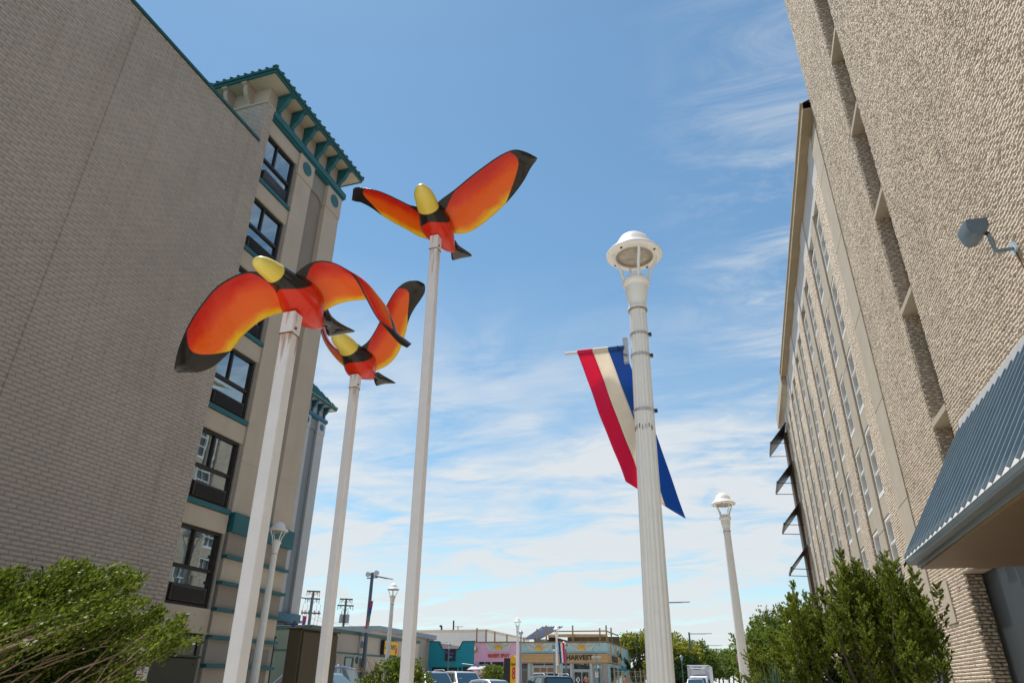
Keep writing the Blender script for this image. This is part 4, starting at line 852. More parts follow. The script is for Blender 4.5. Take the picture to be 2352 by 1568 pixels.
ts = thing('teal_shop', 'teal shop front with notched parapet and a black sign', 'building', (-32, SY, .55))
tp = mat('shop_teal', (.003, .25, .33), .6, .07, 1.5, dirt=.1)
MB().prism([(-34.6, SY-.02, .5), (-34.6, SY-.02, 5.6), (-33.4, SY-.02, 5.6), (-32.97, SY-.02, 4.80), (-30.95, SY-.02, 4.80), (-30.52, SY-.02, 5.6), (-29.13, SY-.02, 5.6), (-29.13, SY-.02, .5)], (0, .3, 0)).build('wall', tp, ts)
mbp = MB()
for a, b in zip([(-34.6, 5.6), (-33.4, 5.6), (-32.97, 4.80), (-30.95, 4.80), (-30.52, 5.6)], [(-33.4, 5.6), (-32.97, 4.80), (-30.95, 4.80), (-30.52, 5.6), (-29.13, 5.6)]):
    mbp.beam((a[0], SY+.1, a[1]+.03), (b[0], SY+.1, b[1]+.03), .4, .07)
mbp.build('coping', M['bronze'], ts)
sb = box('sign_board', mat('sign_dark', (.022, .018, .02), .6), ts, -32.53, -31.32, SY-.2, SY-.03, 3.62, 4.84)
vio = mat('sign_violet', (.12, .10, .42), .5)
text('AMPED', 'lettering', vio, sb, (-31.83, SY-.21, 4.38), .26, bold=.008, sx=.8)
MB().box(-32.46, -32.2, SY-.215, SY-.202, 4.42, 4.60).build('mark', mat('sign_purple', (.16, .06, .35)), sb)
MB().prism([(-32.15, SY-.215, 4.1), (-32.15, SY-.215, 3.82), (-31.82, SY-.215, 3.98), (-31.64, SY-.215, 3.92), (-31.64, SY-.215, 4.12), (-31.82, SY-.215, 4.04), (-32.12, SY-.215, 4.28)], (0, .012, 0)).build('fish_emblem', mat('sign_cyan', (.02, .30, .55)), sb)
for x0, x1, z0, z1 in ((-34.1, -31.05, 1.2, 3.0), (-30.9, -30.55, .6, 3.0), (-30.4, -29.45, .55, 3.06)):
    f = box('shop_window', M['dark'], ts, x0, x1, SY-.028, SY-.021, z0, z1); MB().box(x0, x1, SY-.07, SY-.03, z1, z1+.06).build('frame', tp, f)
cu_ = thing('beach_umbrella', 'folded blue umbrella standing by the teal shop window', 'umbrella', (-33.9, 77.2, .55))
MB().tube([(-34.1, 77.2, .55), (-33.95, 77.2, 2.5)], .02, 6).build('pole', M['white'], cu_); MB().tube([(-34.05, 77.2, 2.0), (-33.95, 77.2, 2.5), (-33.8, 77.2, 2.98)], [.05, .22, .04], 8).build('canopy', mat('umbrella_blue', (.01, .10, .45), .6), cu_)

def sun_panel(root, x0, x1, z0, z1, y, top):
    m_bg = mat('panel_blue', (.44, .58, .58), .6, .06, 3); cx = (x0+x1)/2; w_ = x1-x0
    p = MB().prism([(x0, y, z1), (x0+w_*.14, y, z0), (x1-w_*.14, y, z0), (x1, y, z1)], (0, .05, 0)).build('sun_panel', m_bg, root)
    fr_ = MB()
    for a, b in (((x0, z1), (x0+w_*.14, z0)), ((x0+w_*.14, z0), (x1-w_*.14, z0)), ((x1-w_*.14, z0), (x1, z1))): fr_.beam((a[0], y-.02, a[1]), (b[0], y-.02, b[1]), .07, .06)
    fr_.build('panel_frame', mat('panel_rim', (.62, .70, .70), .6), p)
    o = mat('sun_orange', (.80, .40, .10), .6, .08, 4)
    r_ = MB()
    for d in (25, 52, 70, 90, 110, 128, 155):
        a = R(d); L_ = min((z1-z0-.04)/max(.05, math.sin(a)), w_*.47)
        r_.beam((cx+.26*math.cos(a), y-.05, z0+.04+.26*math.sin(a)), (cx+L_*math.cos(a), y-.05, z0+.04+L_*math.sin(a)), .07, .05, up=(0, 1, 0))
    r_.build('sun_rays', o, p)
    MB().prism([(cx+.34*math.cos(t), y-.1, z0+.03+.34*math.sin(t)) for t in np.linspace(0, math.pi, 14)], (0, .1, 0)).build('sun_disc', mat('sun_yellow', (.75, .42, .01), .55), p)
ps = thing('pink_shop', 'pink shop front with a sunburst panel and SWEET SPOT lettering', 'building', (-26.4, SY, .55))
pk = mat('shop_pink', (.70, .40, .55), .7, .06, 1.2, dirt=.08)
box('wall', pk, ps, -29.12, -23.7, SY, SY+12, .5, 5.45)
box('coping', mat('brown_coping', (.26, .17, .11), .7), ps, -29.15, -23.66, SY-.1, SY+.2, 5.452, 5.58)
sun_panel(ps, -27.75, -24.87, 4.70, 5.44, SY-.06, 5.4)
text('SWEET SPOT', 'lettering', mat('letter_red', (.55, .03, .02), .5), ps, (-26.25, SY-.08, 4.13), .50, ext=.03, bold=.012, sx=.86)
text('SWEET SPOT', 'letter_backing', mat('letter_cream', (.7, .6, .45), .5), ps, (-26.25, SY-.035, 4.13), .50, ext=.012, bold=.035, sx=.86)
for x0, x1 in ((-28.5, -27.9), (-27.8, -27.2), (-27.0, -25.7), (-25.5, -24.2)): box('shop_window', M['dark'], ps, x0, x1, SY-.03, SY, 1.1, 3.55)
lt = thing('wall_lantern', 'ornate yellow and white lantern on the pink shop corner', 'lantern', (-28.9, 77.8, 4.7))
MB().tube([(-28.9, 77.75, 4.42), (-28.9, 77.75, 4.6), (-28.9, 77.75, 5.05)], [.06, .2, .1], 10).build('lantern_frame', mat('ochre_metal', (.35, .22, .06), .5), lt); MB().tube([(-28.9, 77.6, 4.7), (-28.9, 77.6, 5.1)], .09, 10).build('glass', M['white'], lt)
aw = thing('shop_awning', 'white sloping awning on a pole by the pink shop', 'awning', (-28.5, 77, .55))
MB().prism([(-29.3, 76.4, 2.72), (-27.6, 76.4, 2.78), (-27.4, 78, 3.3), (-29.1, 78, 3.26)], (0, 0, .03)).build('canopy', mat('awning_cloth', (.62, .60, .62), .7, .05, 3, transl=.3), aw)
for k in range(5): box('pennant', mat('pennant_%d' % (k % 2), ((.5, .02, .12), (.25, .05, .35))[k % 2], .6), aw, -29.1+k*.34, -28.92+k*.34, 76.36, 76.38, 2.5, 2.72)
MB().tube([(-29.9, 76.4, 3.35), (-28.6, 76.4, 3.2)], .03, 6).build('awning_pole', M['white'], aw)

hs = thing('wood_fronted_shop', 'pale blue corner shop with timber sign band, sunburst panels and a roof deck', 'building', (-18.8, SY, .55))
pb = mat('shop_pale_blue', (.40, .57, .57), .7, .06, 1.2, dirt=.1)
box('wall', pb, hs, -23.68, -14.36, SY, 94, .5, 5.4)
cp = mat('brown_coping', (.26, .17, .11))
MB().box(-23.65, -14.30, SY-.08, SY+.2, 5.402, 5.54).box(-14.5, -14.28, SY+.2, 94, 5.402, 5.54).build('coping', cp, hs)
sun_panel(hs, -23.08, -20.27, 4.64, 5.39, SY-.06, 5.4); sun_panel(hs, -18.42, -15.62, 4.64, 5.37, SY-.06, 5.4)
for k, y in enumerate((79.2, 82.4, 85.6)):
    p = MB().box(-14.36, -14.30, y, y+2.0, 4.62, 5.38).build('sun_panel', mat('panel_blue', (.30, .42, .42)), hs)
    r_ = MB()
    for d in (30, 60, 90, 120, 150): r_.beam((-14.27, y+1, 4.66), (-14.27, y+1+.8*math.cos(R(d)), 4.66+.68*math.sin(R(d))), .1, .03, up=(1, 0, 0))
    r_.build('sun_rays', mat('sun_orange', (.62, .28, .08)), p)
for k in range(6):
    z = 3.50+k*.14
    o = MB().box(-23.6, -14.16, SY-.30, SY-.24, z, z+.118).build('slat', M['wood'], hs)
    o = MB().box(-14.22, -14.16, SY-.238, 86.0, z, z+.118).build('slat', M['wood'], hs)
box('slat_backing', mat('backing_brown', (.10, .065, .035), .8), hs, -23.6, -14.24, SY-.236, SY-.005, 3.46, 4.36); box('slat_backing', mat('backing_brown', (.10, .065, .035)), hs, -14.355, -14.222, SY+.01, 86, 3.46, 4.36)  # dark brown backing behind the slats
text('HARVEST', 'lettering', mat('letter_dark', (.02, .018, .018), .5), hs, (-17.24, SY-.34, 3.935), .70, ext=.03, bold=.012, sx=.98)
MB().box(-14.14, -14.10, 79.8, 83.2, 3.6, 4.2).build('side_sign', mat('sign_brown_dark', (.05, .045, .035), .6), hs)
wfm = mat('shop_frame', (.42, .42, .43), .5, .05, 3)
# glazing: frame members, one pane each
for x0, x1, z0, z1 in ((-23.6, -22.95, .7, 2.72), (-23.6, -22.95, 2.80, 3.40), (-22.40, -21.15, 3.22, 3.42), (-21.05, -19.9, 3.22, 3.42), (-19.1, -18.2, 3.2, 3.42), (-19.1, -18.3, .7, 2.95), (-17.9, -16.1, 2.86, 3.42), (-17.85, -17.12, .6, 2.6), (-17.02, -16.36, .6, 2.6), (-15.9, -14.95, 3.2, 3.4), (-15.85, -14.95, .7, 3.0)):
    f = MB().box(x0-.06, x1+.06, SY-.10, SY-.003, z0-.06, z0).box(x0-.06, x1+.06, SY-.10, SY-.003, z1, z1+.06).box(x0-.06, x0, SY-.10, SY-.003, z0, z1).box(x1, x1+.06, SY-.10, SY-.003, z0, z1).build('shop_window', wfm, hs)
    box('pane', M['dimglass'], f, x0, x1, SY-.05, SY-.03, z0, z1)
gd = box('roller_door', wfm, hs, -22.4, -19.95, SY-.14, SY-.004, .55, 3.12)
for r_ in range(4):
    for c_ in range(3):
        x = -22.25+c_*.75; z = 2.58-r_*.55
        box('pane', M['dimglass'] if r_ else mat('blind_brown', (.2, .12, .06), .7), gd, x, x+.66, SY-.15, SY-.141, z, z+.42)
for x in (-22.75, -19.6, -18.15, -16.05, -14.62): box('column', mat('shop_frame', (.42, .42, .43)), hs, x-.13, x+.13, SY-.16, SY-.11, .5, 3.45)
box('corner_column', M['grey'], hs, -14.8, -14.3, SY-.2, SY-.004, .5, 3.45)
nb = box('notice', M['white'], hs, -17.7, -17.3, SY-.06, SY-.055, 1.75, 2.0); box('notice', M['white'], hs, -17.55, -17.4, SY-.06, SY-.055, 1.6, 2.12)
for y0 in (79.5, 82, 84.5): f = box('shop_window', wfm, hs, -14.355, -14.31, y0, y0+1.8, .8, 3.2); box('pane', M['dimglass'], f, -14.308, -14.30, y0+.1, y0+1.7, .9, 3.1)
MB().prism([(-14.35, 86.4, 3.5), (-13.2, 86.4, 2.85), (-14.35, 86.4, 2.85)], (0, 2.5, 0)).build('side_awning', mat('awning_blue', (.10, .33, .42), .6), hs)
for x, z in ((-23.35, 5.15), (-15.25, 5.12)): MB().box(x-.14, x+.14, SY-.25, SY-.005, z-.06, z+.06).build('wall_light', M['steel'], hs)
# roof deck
for x, y, zt in ((-29.0, 78.3, 7.0), (-27.9, 78.3, 6.85), (-26.9, 78.4, 6.6), (-26.0, 80, 6.4), (-25.3, 82, 6.3), (-24.6, 82, 6.25), (-21.99, 78.3, 6.85), (-20.95, 78.3, 7.18), (-18.0, 78.3, 7.15), (-15.05, 78.3, 6.85), (-13.9-.45, 78.3, 7.12), (-14.4, 81.5, 7.1)):
    box('deck_post', M['woodpost'], hs if x > -23.7 else ps, x-.07, x+.07, y-.07, y+.07, 5.45, zt)
MB().box(-20.95, -14.3, 78.24, 78.32, 6.50, 6.62).build('beam', M['woodpost'], hs); MB().box(-14.4, -14.32, 78.4, 86, 6.50, 6.62).build('beam', M['woodpost'], hs)
MB().prism([(-20.9, 78.5, 6.30), (-14.6, 78.5, 6.22), (-14.2, 86, 6.7), (-20.9, 86, 6.75)], (0, 0, .04)).build('deck_canopy', mat('canvas', (.52, .44, .34), .8, .08, 1, transl=.3), hs)
MB().box(-20.8, -14.4, 78.46, 78.5, 6.0, 6.25).build('valance', M['wood'], hs)
MB().box(-20.9, -20.85, 79.0, 90, 5.5, 6.2).box(-20.9, -14.6, 88, 88.1, 5.5, 6.6).build('deck_wall', mat('deck_brown', (.11, .06, .03), .8, .2, 2), hs)
for x in (-17.7, -16.9, -15.6, -14.7): box('deck_column', M['wood'], hs, x-.1, x+.1, 80.5, 80.7, 5.45, 6.2)
sr = MB().prism([(-23.45, 78.6, 5.88), (-21.75, 78.6, 5.88), (-20.25, 83.0, 7.42), (-22.6, 83.0, 7.42)], (0, 0, -.07)).build('metal_roof', mat('navy_metal', (.075, .085, .14), .35, .1, 2, metal=.4), hs)
for t in np.linspace(0, 1, 8):
    a = Vector((-23.45, 78.6, 5.9)).lerp(Vector((-21.75, 78.6, 5.9)), t); b = Vector((-22.6, 83, 7.44)).lerp(Vector((-20.25, 83, 7.44)), t); MB().beam(a, b, .05, .05).build('seam', mat('navy_metal', (.075, .085, .14)), sr)
MB().prism([(-22.6, 79.2, 5.5), (-21.3, 79.2, 5.5), (-20.6, 82.9, 5.5), (-22.0, 82.9, 5.5)], (0, 0, .35)).build('roof_house', M['cream'], hs)
for k in range(14): MB().tube([(-20.5+k*.46, 78.9+.02*k, 6.02-.05*math.sin(k)), (-20.5+k*.46, 78.9+.02*k, 5.95-.05*math.sin(k))], .025, 6).build('string_bulb', mat('bulb', (.6, .35, .1), .3), hs)
for x in (-29, -27.9, -26.9, -26, -25.3): pass
MB().tube([(-29.0, 78.3, 6.9), (-28.4, 78.3, 6.7), (-27.9, 78.3, 6.8), (-27.4, 78.35, 6.55), (-26.9, 78.4, 6.55), (-26.4, 79, 6.3), (-26.0, 80, 6.35), (-24.6, 82, 6.2), (-23, 80, 6.5), (-21.99, 78.3, 6.8), (-21.4, 78.3, 6.8), (-20.95, 78.3, 7.1)], .012, 4).build('light_string', M['black'], hs)

wh = thing('white_warehouse', 'long white corrugated building rising behind the teal and pink shops', 'building', (-39, 97, 0))
whm = mat('white_cladding', (.78, .76, .72), .6, .04, 1.5)
MB().box(-52, -33.7, 95, 115, .5, 7.75).build('wall', whm, wh); MB().box(-52.1, -33.6, 94.9, 115, 7.752, 8.08).build('roof_edge', mat('cream_trim', (.66, .58, .46), .6), wh)
sm = MB()
for k in range(60): sm.box(-51.8+k*.3, -51.74+k*.3, 94.965, 94.995, .6, 7.7)
sm.build('cladding_rib', whm, wh)['kind'] = 'stuff'
MB().tube([(-40.85, 96, 8.1), (-40.85, 96, 8.55), (-40.9, 96, 8.68), (-41.02, 96, 8.7), (-41.12, 96, 8.58)], .13, 10).build('vent_pipe', M['black'], wh)
MB().tube([(-39.05, 96, 8.1), (-39.08, 96, 9.35)], .11, 10).build('flue', M['bronze'], wh)
MB().beam((-38.9, 96, 8.56), (-37.6, 96, 8.53), .05).beam((-38.38, 96, 8.1), (-38.38, 96, 8.6), .09).build('roof_bracket', M['bronze'], wh)

# pylon sign
py = thing('pylon_sign', 'tall black and yellow pylon sign reading Super 8 beside a white lamp', 'sign', (-17.9, 56, .3))
MB().box(-18.40, -17.88, 55.95, 56.5, 0, 3.12).build('black_panel', M['black'], py)
MB().prism([(-17.875, 55.93, 0), (-17.875, 55.93, 3.05), (-17.80, 55.93, 3.2), (-17.70, 55.93, 3.32), (-17.60, 55.93, 3.32), (-17.5, 55.93, 3.2), (-17.45, 55.93, 3.05), (-17.38, 55.93, 2.98), (-17.38, 55.93, 0)], (0, .5, 0)).build('yellow_panel', yel, py)
text('Super', 'lettering', M['black'], py, (-17.64, 55.92, 2.70), .30, ext=.004, bold=.004, shear=.3, sx=.6)
text('8', 'numeral', mat('sign_red', (.5, .03, .03)), py, (-17.60, 55.92, 2.02), 1.15, ext=.004, bold=.03, sx=.5)

# ------------------------------------------------------------------ dark lantern lamps of the avenue
def lantern(loc, label, h, m):
    r = thing('street_lantern', label, 'street lamp', loc, group='lantern lamps along the avenue')
    x, y, z = loc
    MB().lathe([(.14, 0), (.12, .5), (.075, .7), (.06, h-.75), (.09, h-.72), (.09, h-.66), (.03, h-.6)], (x, y), 10, z).build('pole', m, r, smooth=True)
    MB().lathe([(.07, h-.6), (.15, h-.28), (.0, h-.27)], (x, y), 8, z).build('glass', mat('lantern_glass', (.5, .5, .46), .2), r)
    MB().lathe([(.26, h-.27), (.24, h-.22), (.14, h-.10), (.05, h-.04), (.03, h), (0, h+.02)], (x, y), 12, z).build('hood', m, r, smooth=True)
    for k in range(4): a = R(45+90*k); MB().tube([(x+.07*math.cos(a), y+.07*math.sin(a), z+h-.6), (x+.19*math.cos(a), y+.19*math.sin(a), z+h-.27)], .012, 4).build('bar', m, r)
    return r
navy = mat('navy_pole', (.09, .13, .17), .45, .1, 4)
lantern((-20.1, 66, .55), 'dark lantern lamp just right of the pylon sign', 5.3, M['bluegrey'])
lantern((-29.7, 72, .55), 'slate lantern lamp in front of the teal shop sign', 4.6, navy)
lantern((-16.82, 70, .55), 'blue pole lantern lamp right of the small striped banner', 4.45, navy)
lantern((-7.35, 84.7, .55), 'thin blue lamp beside the white box truck', 3.95, navy)
b2 = thing('lamp_banner', 'small blue white and red banner hanging from a shop row lamp', 'banner', (-15.1, 60.6, 3.5))
banner(b2, (-15.20, 60.6, 4.50), (-14.68, 60.6, 4.50), (-15.06, 60.6, 2.90), (-14.62, 60.6, 3.0), [BLU, WHT, RED], 2, 10, .01)
MB().tube([(-15.35, 60.7, 4.5), (-14.65, 60.6, 4.5)], .02, 6).build('banner_arm', M['steel'], b2)
MB().box(-15.36, -15.1, 60.55, 60.7, 2.2, 2.75).build('meter_box', M['conc'], b2)
tb = thing('traffic_signal_pole', 'grey signal pole with a small white sign in front of the shop glazing', 'pole', (-18.0, 70, .55))
MB().tube([(-18.0, 70, .55), (-18.0, 70, 4.4)], .07, 8).build('pole', M['bluegrey'], tb); MB().box(-18.13, -17.87, 69.9, 70.1, 4.2, 4.8).build('signal_head', M['bluegrey'], tb); MB().box(-18.1, -17.7, 69.88, 69.9, 4.22, 4.42).build('sign_plate', M['white'], tb)

def colour_banner():
    m = bpy.data.materials.new('colour_splash_cloth'); m.use_nodes = True; t = m.node_tree; n = t.nodes; l = t.links; p = n['Principled BSDF']; p.inputs['Roughness'].default_value = .6
    tcn = n.new('ShaderNodeTexCoord'); sp = n.new('ShaderNodeSeparateXYZ'); l.new(tcn.outputs['Generated'], sp.inputs[0]); nz = n.new('ShaderNodeTexNoise'); nz.inputs['Scale'].default_value = 2.6; nz.inputs['Detail'].default_value = 5; l.new(tcn.outputs['Object'], nz.inputs['Vector'])
    a = n.new('ShaderNodeMath'); a.operation = 'MULTIPLY_ADD'; l.new(nz.outputs['Fac'], a.inputs[0]); a.inputs[1].default_value = .35; l.new(sp.outputs[2], a.inputs[2])
    cr = n.new('ShaderNodeValToRGB'); e = cr.color_ramp.elements; e[0].position = .28; e[0].color = (.55, .52, .52, 1); e[1].position = 1.0; e[1].color = (.42, .03, .10, 1)
    for q, c in ((.48, (.55, .52, .52, 1)), (.55, (.20, .42, .12, 1)), (.66, (.0, .25, .35, 1)), (.78, (.02, .05, .28, 1)), (.92, (.16, .02, .25, 1))): x = e.new(q); x.color = c
    l.new(a.outputs[0], cr.inputs[0]); l.new(cr.outputs[0], p.inputs['Base Color']); return m
CB = colour_banner()
def pole_banner(loc, x0, x1, z0, z1, label, letters):
    r = thing('street_banner', label, 'banner', loc); y = loc[1]
    v = []; f = []
    for j in range(13):
        t = j/12; dx = .12*t*t
        for i in range(3): v.append((x0+(x1-x0)*i/2-dx, y-.05+.06*math.sin(t*5+i), z1+(z0-z1)*t-.03*i))
    for j in range(12):
        for i in range(2): a = j*3+i; f.append((a, a+1, a+4, a+3))
    MB().add(v, f).build('cloth', CB, r, smooth=True); MB().tube([(loc[0], y, z1+.01), (x1+.05, y, z1-.03)], .015, 6).build('banner_arm', M['steel'], r)
    if letters:
        me = text_mesh('SAND', .26, .003, .006); me.transform(Matrix.Translation(Vector(((x0+x1)/2-.10, y-.14, z0+.55))-Vector(loc)) @ Matrix.Rotation(R(90), 4, 'X') @ Matrix.Rotation(R(80), 4, 'Z')); me.materials.clear()
        link('lettering', me, mat('letter_crimson', (.45, .02, .05), .6), r)
def mast(loc, h, label, arm, lights):
    r = thing('avenue_light_mast', label, 'street light', loc, group='blue grey light masts of the avenue'); x, y, z = loc
    MB().tube([(x, y, z), (x, y, z+h)], [.15, .11], 12).build('pole', navy, r, smooth=True)
    if arm: MB().tube([(x, y, z+h-.18)]+[(x+arm[0]*t, y+arm[1]*t, z+h-.18+arm[2]*t) for t in (.4, .8)], .045, 8).build('arm', navy, r); MB().prism([(x+arm[0]*.72, y+arm[1]*.72-.1, z+h-.2+arm[2]*.72), (x+arm[0]*1.05, y+arm[1]*1.05-.08, z+h-.2+arm[2]*1.05), (x+arm[0]*1.05, y+arm[1]*1.05+.08, z+h-.2+arm[2]*1.05), (x+arm[0]*.72, y+arm[1]*.72+.1, z+h-.2+arm[2]*.72)], (0, 0, .07)).build('luminaire', M['steel'], r)
    if lights:
        MB().beam((x-.38, y, z+h-.35), (x+.40, y, z+h-.33), .07).build('crossbar', navy, r)
        for dx, dz in ((-.27, -.12), (.37, -.05)):
            MB().tube([(x+dx-.02, y-.14, z+h+dz), (x+dx, y+.02, z+h+dz+.02), (x+dx+.01, y+.10, z+h+dz+.02)], [.17, .15, .05], 16).build('floodlight', M['steel'], r)
mast((-24.0, 43.87, 0), 8.0, 'slate mast with two round floodlights and an angled street light arm', (1.2, .6, -.22), True)
pole_banner((-24.0, 43.75, 0), -23.9, -23.68, 4.22, 6.18, 'tall narrow splash coloured banner with red letters on the floodlight mast', True)
mast((-33.75, 52.0, 0), 7.55, 'slate mast with a level arm rising behind the lobby roof', (-1.1, -.6, .12), False)
pole_banner((-33.7, 51.8, 0), -34.25, -33.9, 4.4, 6.1, 'purple splash coloured banner half hidden by the lobby roof', False)
for (x, y, h, L_), lab in zip(((-6.62, 59.7, 7.1, 2.38), (-7.0, 94.8, 6.95, 2.6), (-7.2, 139.8, 7.9, 2.4)), ('long street light arm reaching out behind the large banner lamp', 'street light arm above the middle of the tree row', 'farthest street light arm at the end of the tree row')):
    mast((x, y, .5 if y > 60 else .4), h, lab, (L_, .1, 0), False)

# ------------------------------------------------------------------ utility poles
def ins(mb, p, l=.35): 
    p = Vector(p)
    for k in range(4): mb.tube([p-Vector((0, 0, k*l/4)), p-Vector((.02, 0, k*l/4+.05))], .055, 6)
pw = mat('weathered_pole', (.13, .10, .07), .9, .2, 3); porc = mat('porcelain', (.28, .28, .29), .4, .2, 9)
dirv = Vector((.86, .55, 0)).normalized()
def upole(loc, h, label, arms, low, cans):
    r = thing('utility_pole', label, 'utility pole', loc, group='wooden utility poles'); x, y, z = loc
    MB().tube([(x, y, z), (x, y, z+h)], [.16, .11], 10).build('pole', pw, r)
    ib = MB()
    for dz, hw in arms:
        c = Vector((x, y, z+h-dz)); MB().beam(c-dirv*hw, c+dirv*hw, .11, .13).build('crossarm', pw, r)
        MB().beam(c-dirv*hw*.6, c-Vector((0, 0, hw*.75)), .04).beam(c+dirv*hw*.6, c-Vector((0, 0, hw*.75)), .04).build('brace', pw, r)
        for s in (-1, 1):
            ins(ib, c+dirv*s*hw*.92-Vector((0, 0, .08)), .42); ins(ib, c+dirv*s*hw*.62-Vector((0, 0, .08)), .3)
    if low:
        c = Vector((x, y, z+h-2.05)); MB().beam(c-dirv*.9, c+dirv*.95, .11, .13).build('crossarm', pw, r)
        for t in (-.85, -.55, -.2, .35, .75): ib.tube([c+dirv*t-Vector((0, 0, .15)), c+dirv*t+Vector((0, 0, .25))], .06, 6)
        wr = MB()
        for t in (-.8, -.4, .5, .85): wr.tube([c+dirv*t+Vector((0, 0, .8)), c+dirv*t, c+dirv*(t*.75)-Vector((0, 0, 1.4)), c+dirv*(t*.4)-Vector((0, 0, 2.1))], .014, 4)
        wr.build('drop_wire', M['black'], r)
    ib.build('insulators', porc, r)
    for s in cans:
        p = Vector((x, y, z))+dirv*s
        cnm = MB().tube([p+Vector((0, 0, h-2.45)), p+Vector((0, 0, h-1.65)), p+Vector((0, 0, h-1.58))], [.21, .21, .15], 14).build('transformer_can', mat('can_grey', (.38, .38, .39), .45, .08, 4), r, smooth=True)
        MB().tube([p+Vector((0, 0, h-1.58)), p+Vector((0, 0, h-1.2))], .04, 6).build('bushing', porc, cnm)
    return r
upole((-40.8, 62.93, 0), 9.45, 'utility pole with three crossarms just right of the distant tower', ((.03, .65), (.72, .72)), True, ())
upole((-40.55, 68.95, 0), 9.4, 'utility pole carrying two grey transformer cans', ((.08, .68), (.72, .85)), False, (-.32, .32))
wv = thing('utility_wires', 'thin sagging wires strung between the two utility poles', 'wires', (-40, 66, 8))
w_ = MB()
for t, z0, z1 in ((-.4, 7.2, 7.0), (.6, 7.1, 6.9), (.2, 6.0, 5.9)):
    a = Vector((-40.8, 62.93, z0))+dirv*t; b = Vector((-40.55, 68.95, z1))+dirv*t
    w_.tube([a.lerp(b, k/8)-Vector((0, 0, .3*math.sin(math.pi*k/8))) for k in range(9)], .012, 4)
for s in (-1, 1):
    a = Vector((-40.55, 68.95, 6.9)); b = a+Vector((s*7, 12, -1.2)); w_.tube([a.lerp(b, k/8)-Vector((0, 0, .4*math.sin(math.pi*k/8))) for k in range(9)], .014, 4)
w_.build('wire', M['black'], wv)

# ------------------------------------------------------------------ signs
ss = thing('stop_sign', 'red octagonal stop sign mostly hidden behind the right plaza lamp', 'sign', (-.45, 45, 0))
MB().tube([(-.45, 45.06, 0), (-.45, 45.06, 3.5)], .03, 8).build('post', M['steel'], ss)
oc = [(-.45+.38*math.cos(R(22.5+45*k)), 45, 2.72+.38*math.sin(R(22.5+45*k))) for k in range(8)]
MB().prism(oc, (0, .01, 0)).build('sign_rim', M['white'], ss); MB().prism([(-.45+(x+.45)*.93, 44.992, 2.72+(z-2.72)*.93) for x, y, z in oc], (0, .006, 0)).build('sign_plate', mat('stop_red', (.50, .012, .02), .4), ss)
text('STOP', 'lettering', M['white'], ss, (-.45, 44.99, 2.72), .30, ext=.002, bold=.004, sx=.9)
nm = MB().box(-.9, -.005, 44.99, 45.01, 3.25, 3.42).build('name_plate', M['white'], ss); text('Atlantic Ave', 'lettering', mat('letter_blue', (.06, .12, .40), .5), nm, (-.45, 44.985, 3.335), .14, ext=.002, bold=.003)
sn = thing('street_name_sign', 'pale street name sign on a teal post with a parking notice below', 'sign', (-13.69, 69, .55))
tpm = mat('teal_post', (.12, .24, .26), .5)
MB().tube([(-13.69, 69, .55), (-13.69, 69, 3.95)], .055, 8).build('post', tpm, sn); MB().tube([(-13.69, 69, 3.9), (-13.69, 69, 4.02)], [.09, .03], 10).build('finial', mat('blue_cap', (.01, .03, .3)), sn)
np_ = MB().box(-14.12, -13.27, 68.93, 68.95, 3.60, 3.77).build('name_plate', mat('pale_plate', (.55, .64, .60), .5), sn); text('Atlantic Ave', 'lettering', mat('letter_teal', (.12, .27, .30), .5), np_, (-13.69, 68.925, 3.685), .125, ext=.002, bold=.003)
p2_ = MB().box(-13.84, -13.55, 68.92, 68.94, 2.0, 2.47).build('parking_notice', mat('pink_white', (.62, .54, .56), .5), sn); text('P', 'letter', redp, p2_, (-13.69, 68.915, 2.34), .20, ext=.002, bold=.01); MB().box(-13.76, -13.62, 68.912, 68.918, 2.15, 2.17).build('bar', inkm, p2_)
MB().box(-13.60, -13.50, 68.92, 68.95, 2.75, 3.05).build('small_plate', M['white'], sn)

# fence by the corner shop
fe = thing('rope_fence', 'row of leaning timber fence posts with wire beside the corner shop', 'fence', (-11.5, 74, .55))
for x, zt in ((-12.93, 2.84), (-12.12, 2.70), (-11.5, 2.75), (-10.9, 2.75), (-10.41, 2.85), (-10.04, 2.82), (-9.80, 2.78)):
    MB().tube([(x+.05, 74, .55), (x-.03, 74, zt)], .055, 8).build('post', M['woodpost'], fe)
fw = MB()
for z in (2.65, 2.2, 1.7, 1.2): fw.tube([(-13.0, 74, z), (-11.4, 74, z-.06), (-9.75, 74, z)], .012, 4)
for k in range(24): fw.tube([(-12.95+k*.13, 74, 2.62), (-12.95+k*.13, 74, .7)], .006, 3)
fw.build('wire_mesh', M['steel'], fe)
# ------------------------------------------------------------------ vegetation
def leaf_mat(name, c, isl=.45, rough=.45, tr=.35, spec=.4): return mat(name, c, rough, .25, 1.5, isl=isl, transl=tr, spec=spec)
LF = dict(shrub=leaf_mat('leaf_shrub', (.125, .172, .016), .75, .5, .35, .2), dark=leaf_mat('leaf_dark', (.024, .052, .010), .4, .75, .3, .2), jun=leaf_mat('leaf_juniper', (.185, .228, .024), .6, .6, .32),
          tree=leaf_mat('leaf_tree', (.130, .180, .022), .45, .5, .35), lime=leaf_mat('leaf_lime', (.24, .25, .026), .4, .5, .45), cyp=leaf_mat('leaf_cypress', (.028, .060, .012), .4), yuc=leaf_mat('leaf_yucca', (.075, .125, .055), .3, .4, .2), grass=leaf_mat('leaf_grass', (.16, .20, .045), .4, .5, .4), flower=leaf_mat('pale_petals', (.62, .48, .48), .25))
def unit(n):
    v = rng.normal(size=(n, 3)); return v/np.linalg.norm(v, axis=1)[:, None]
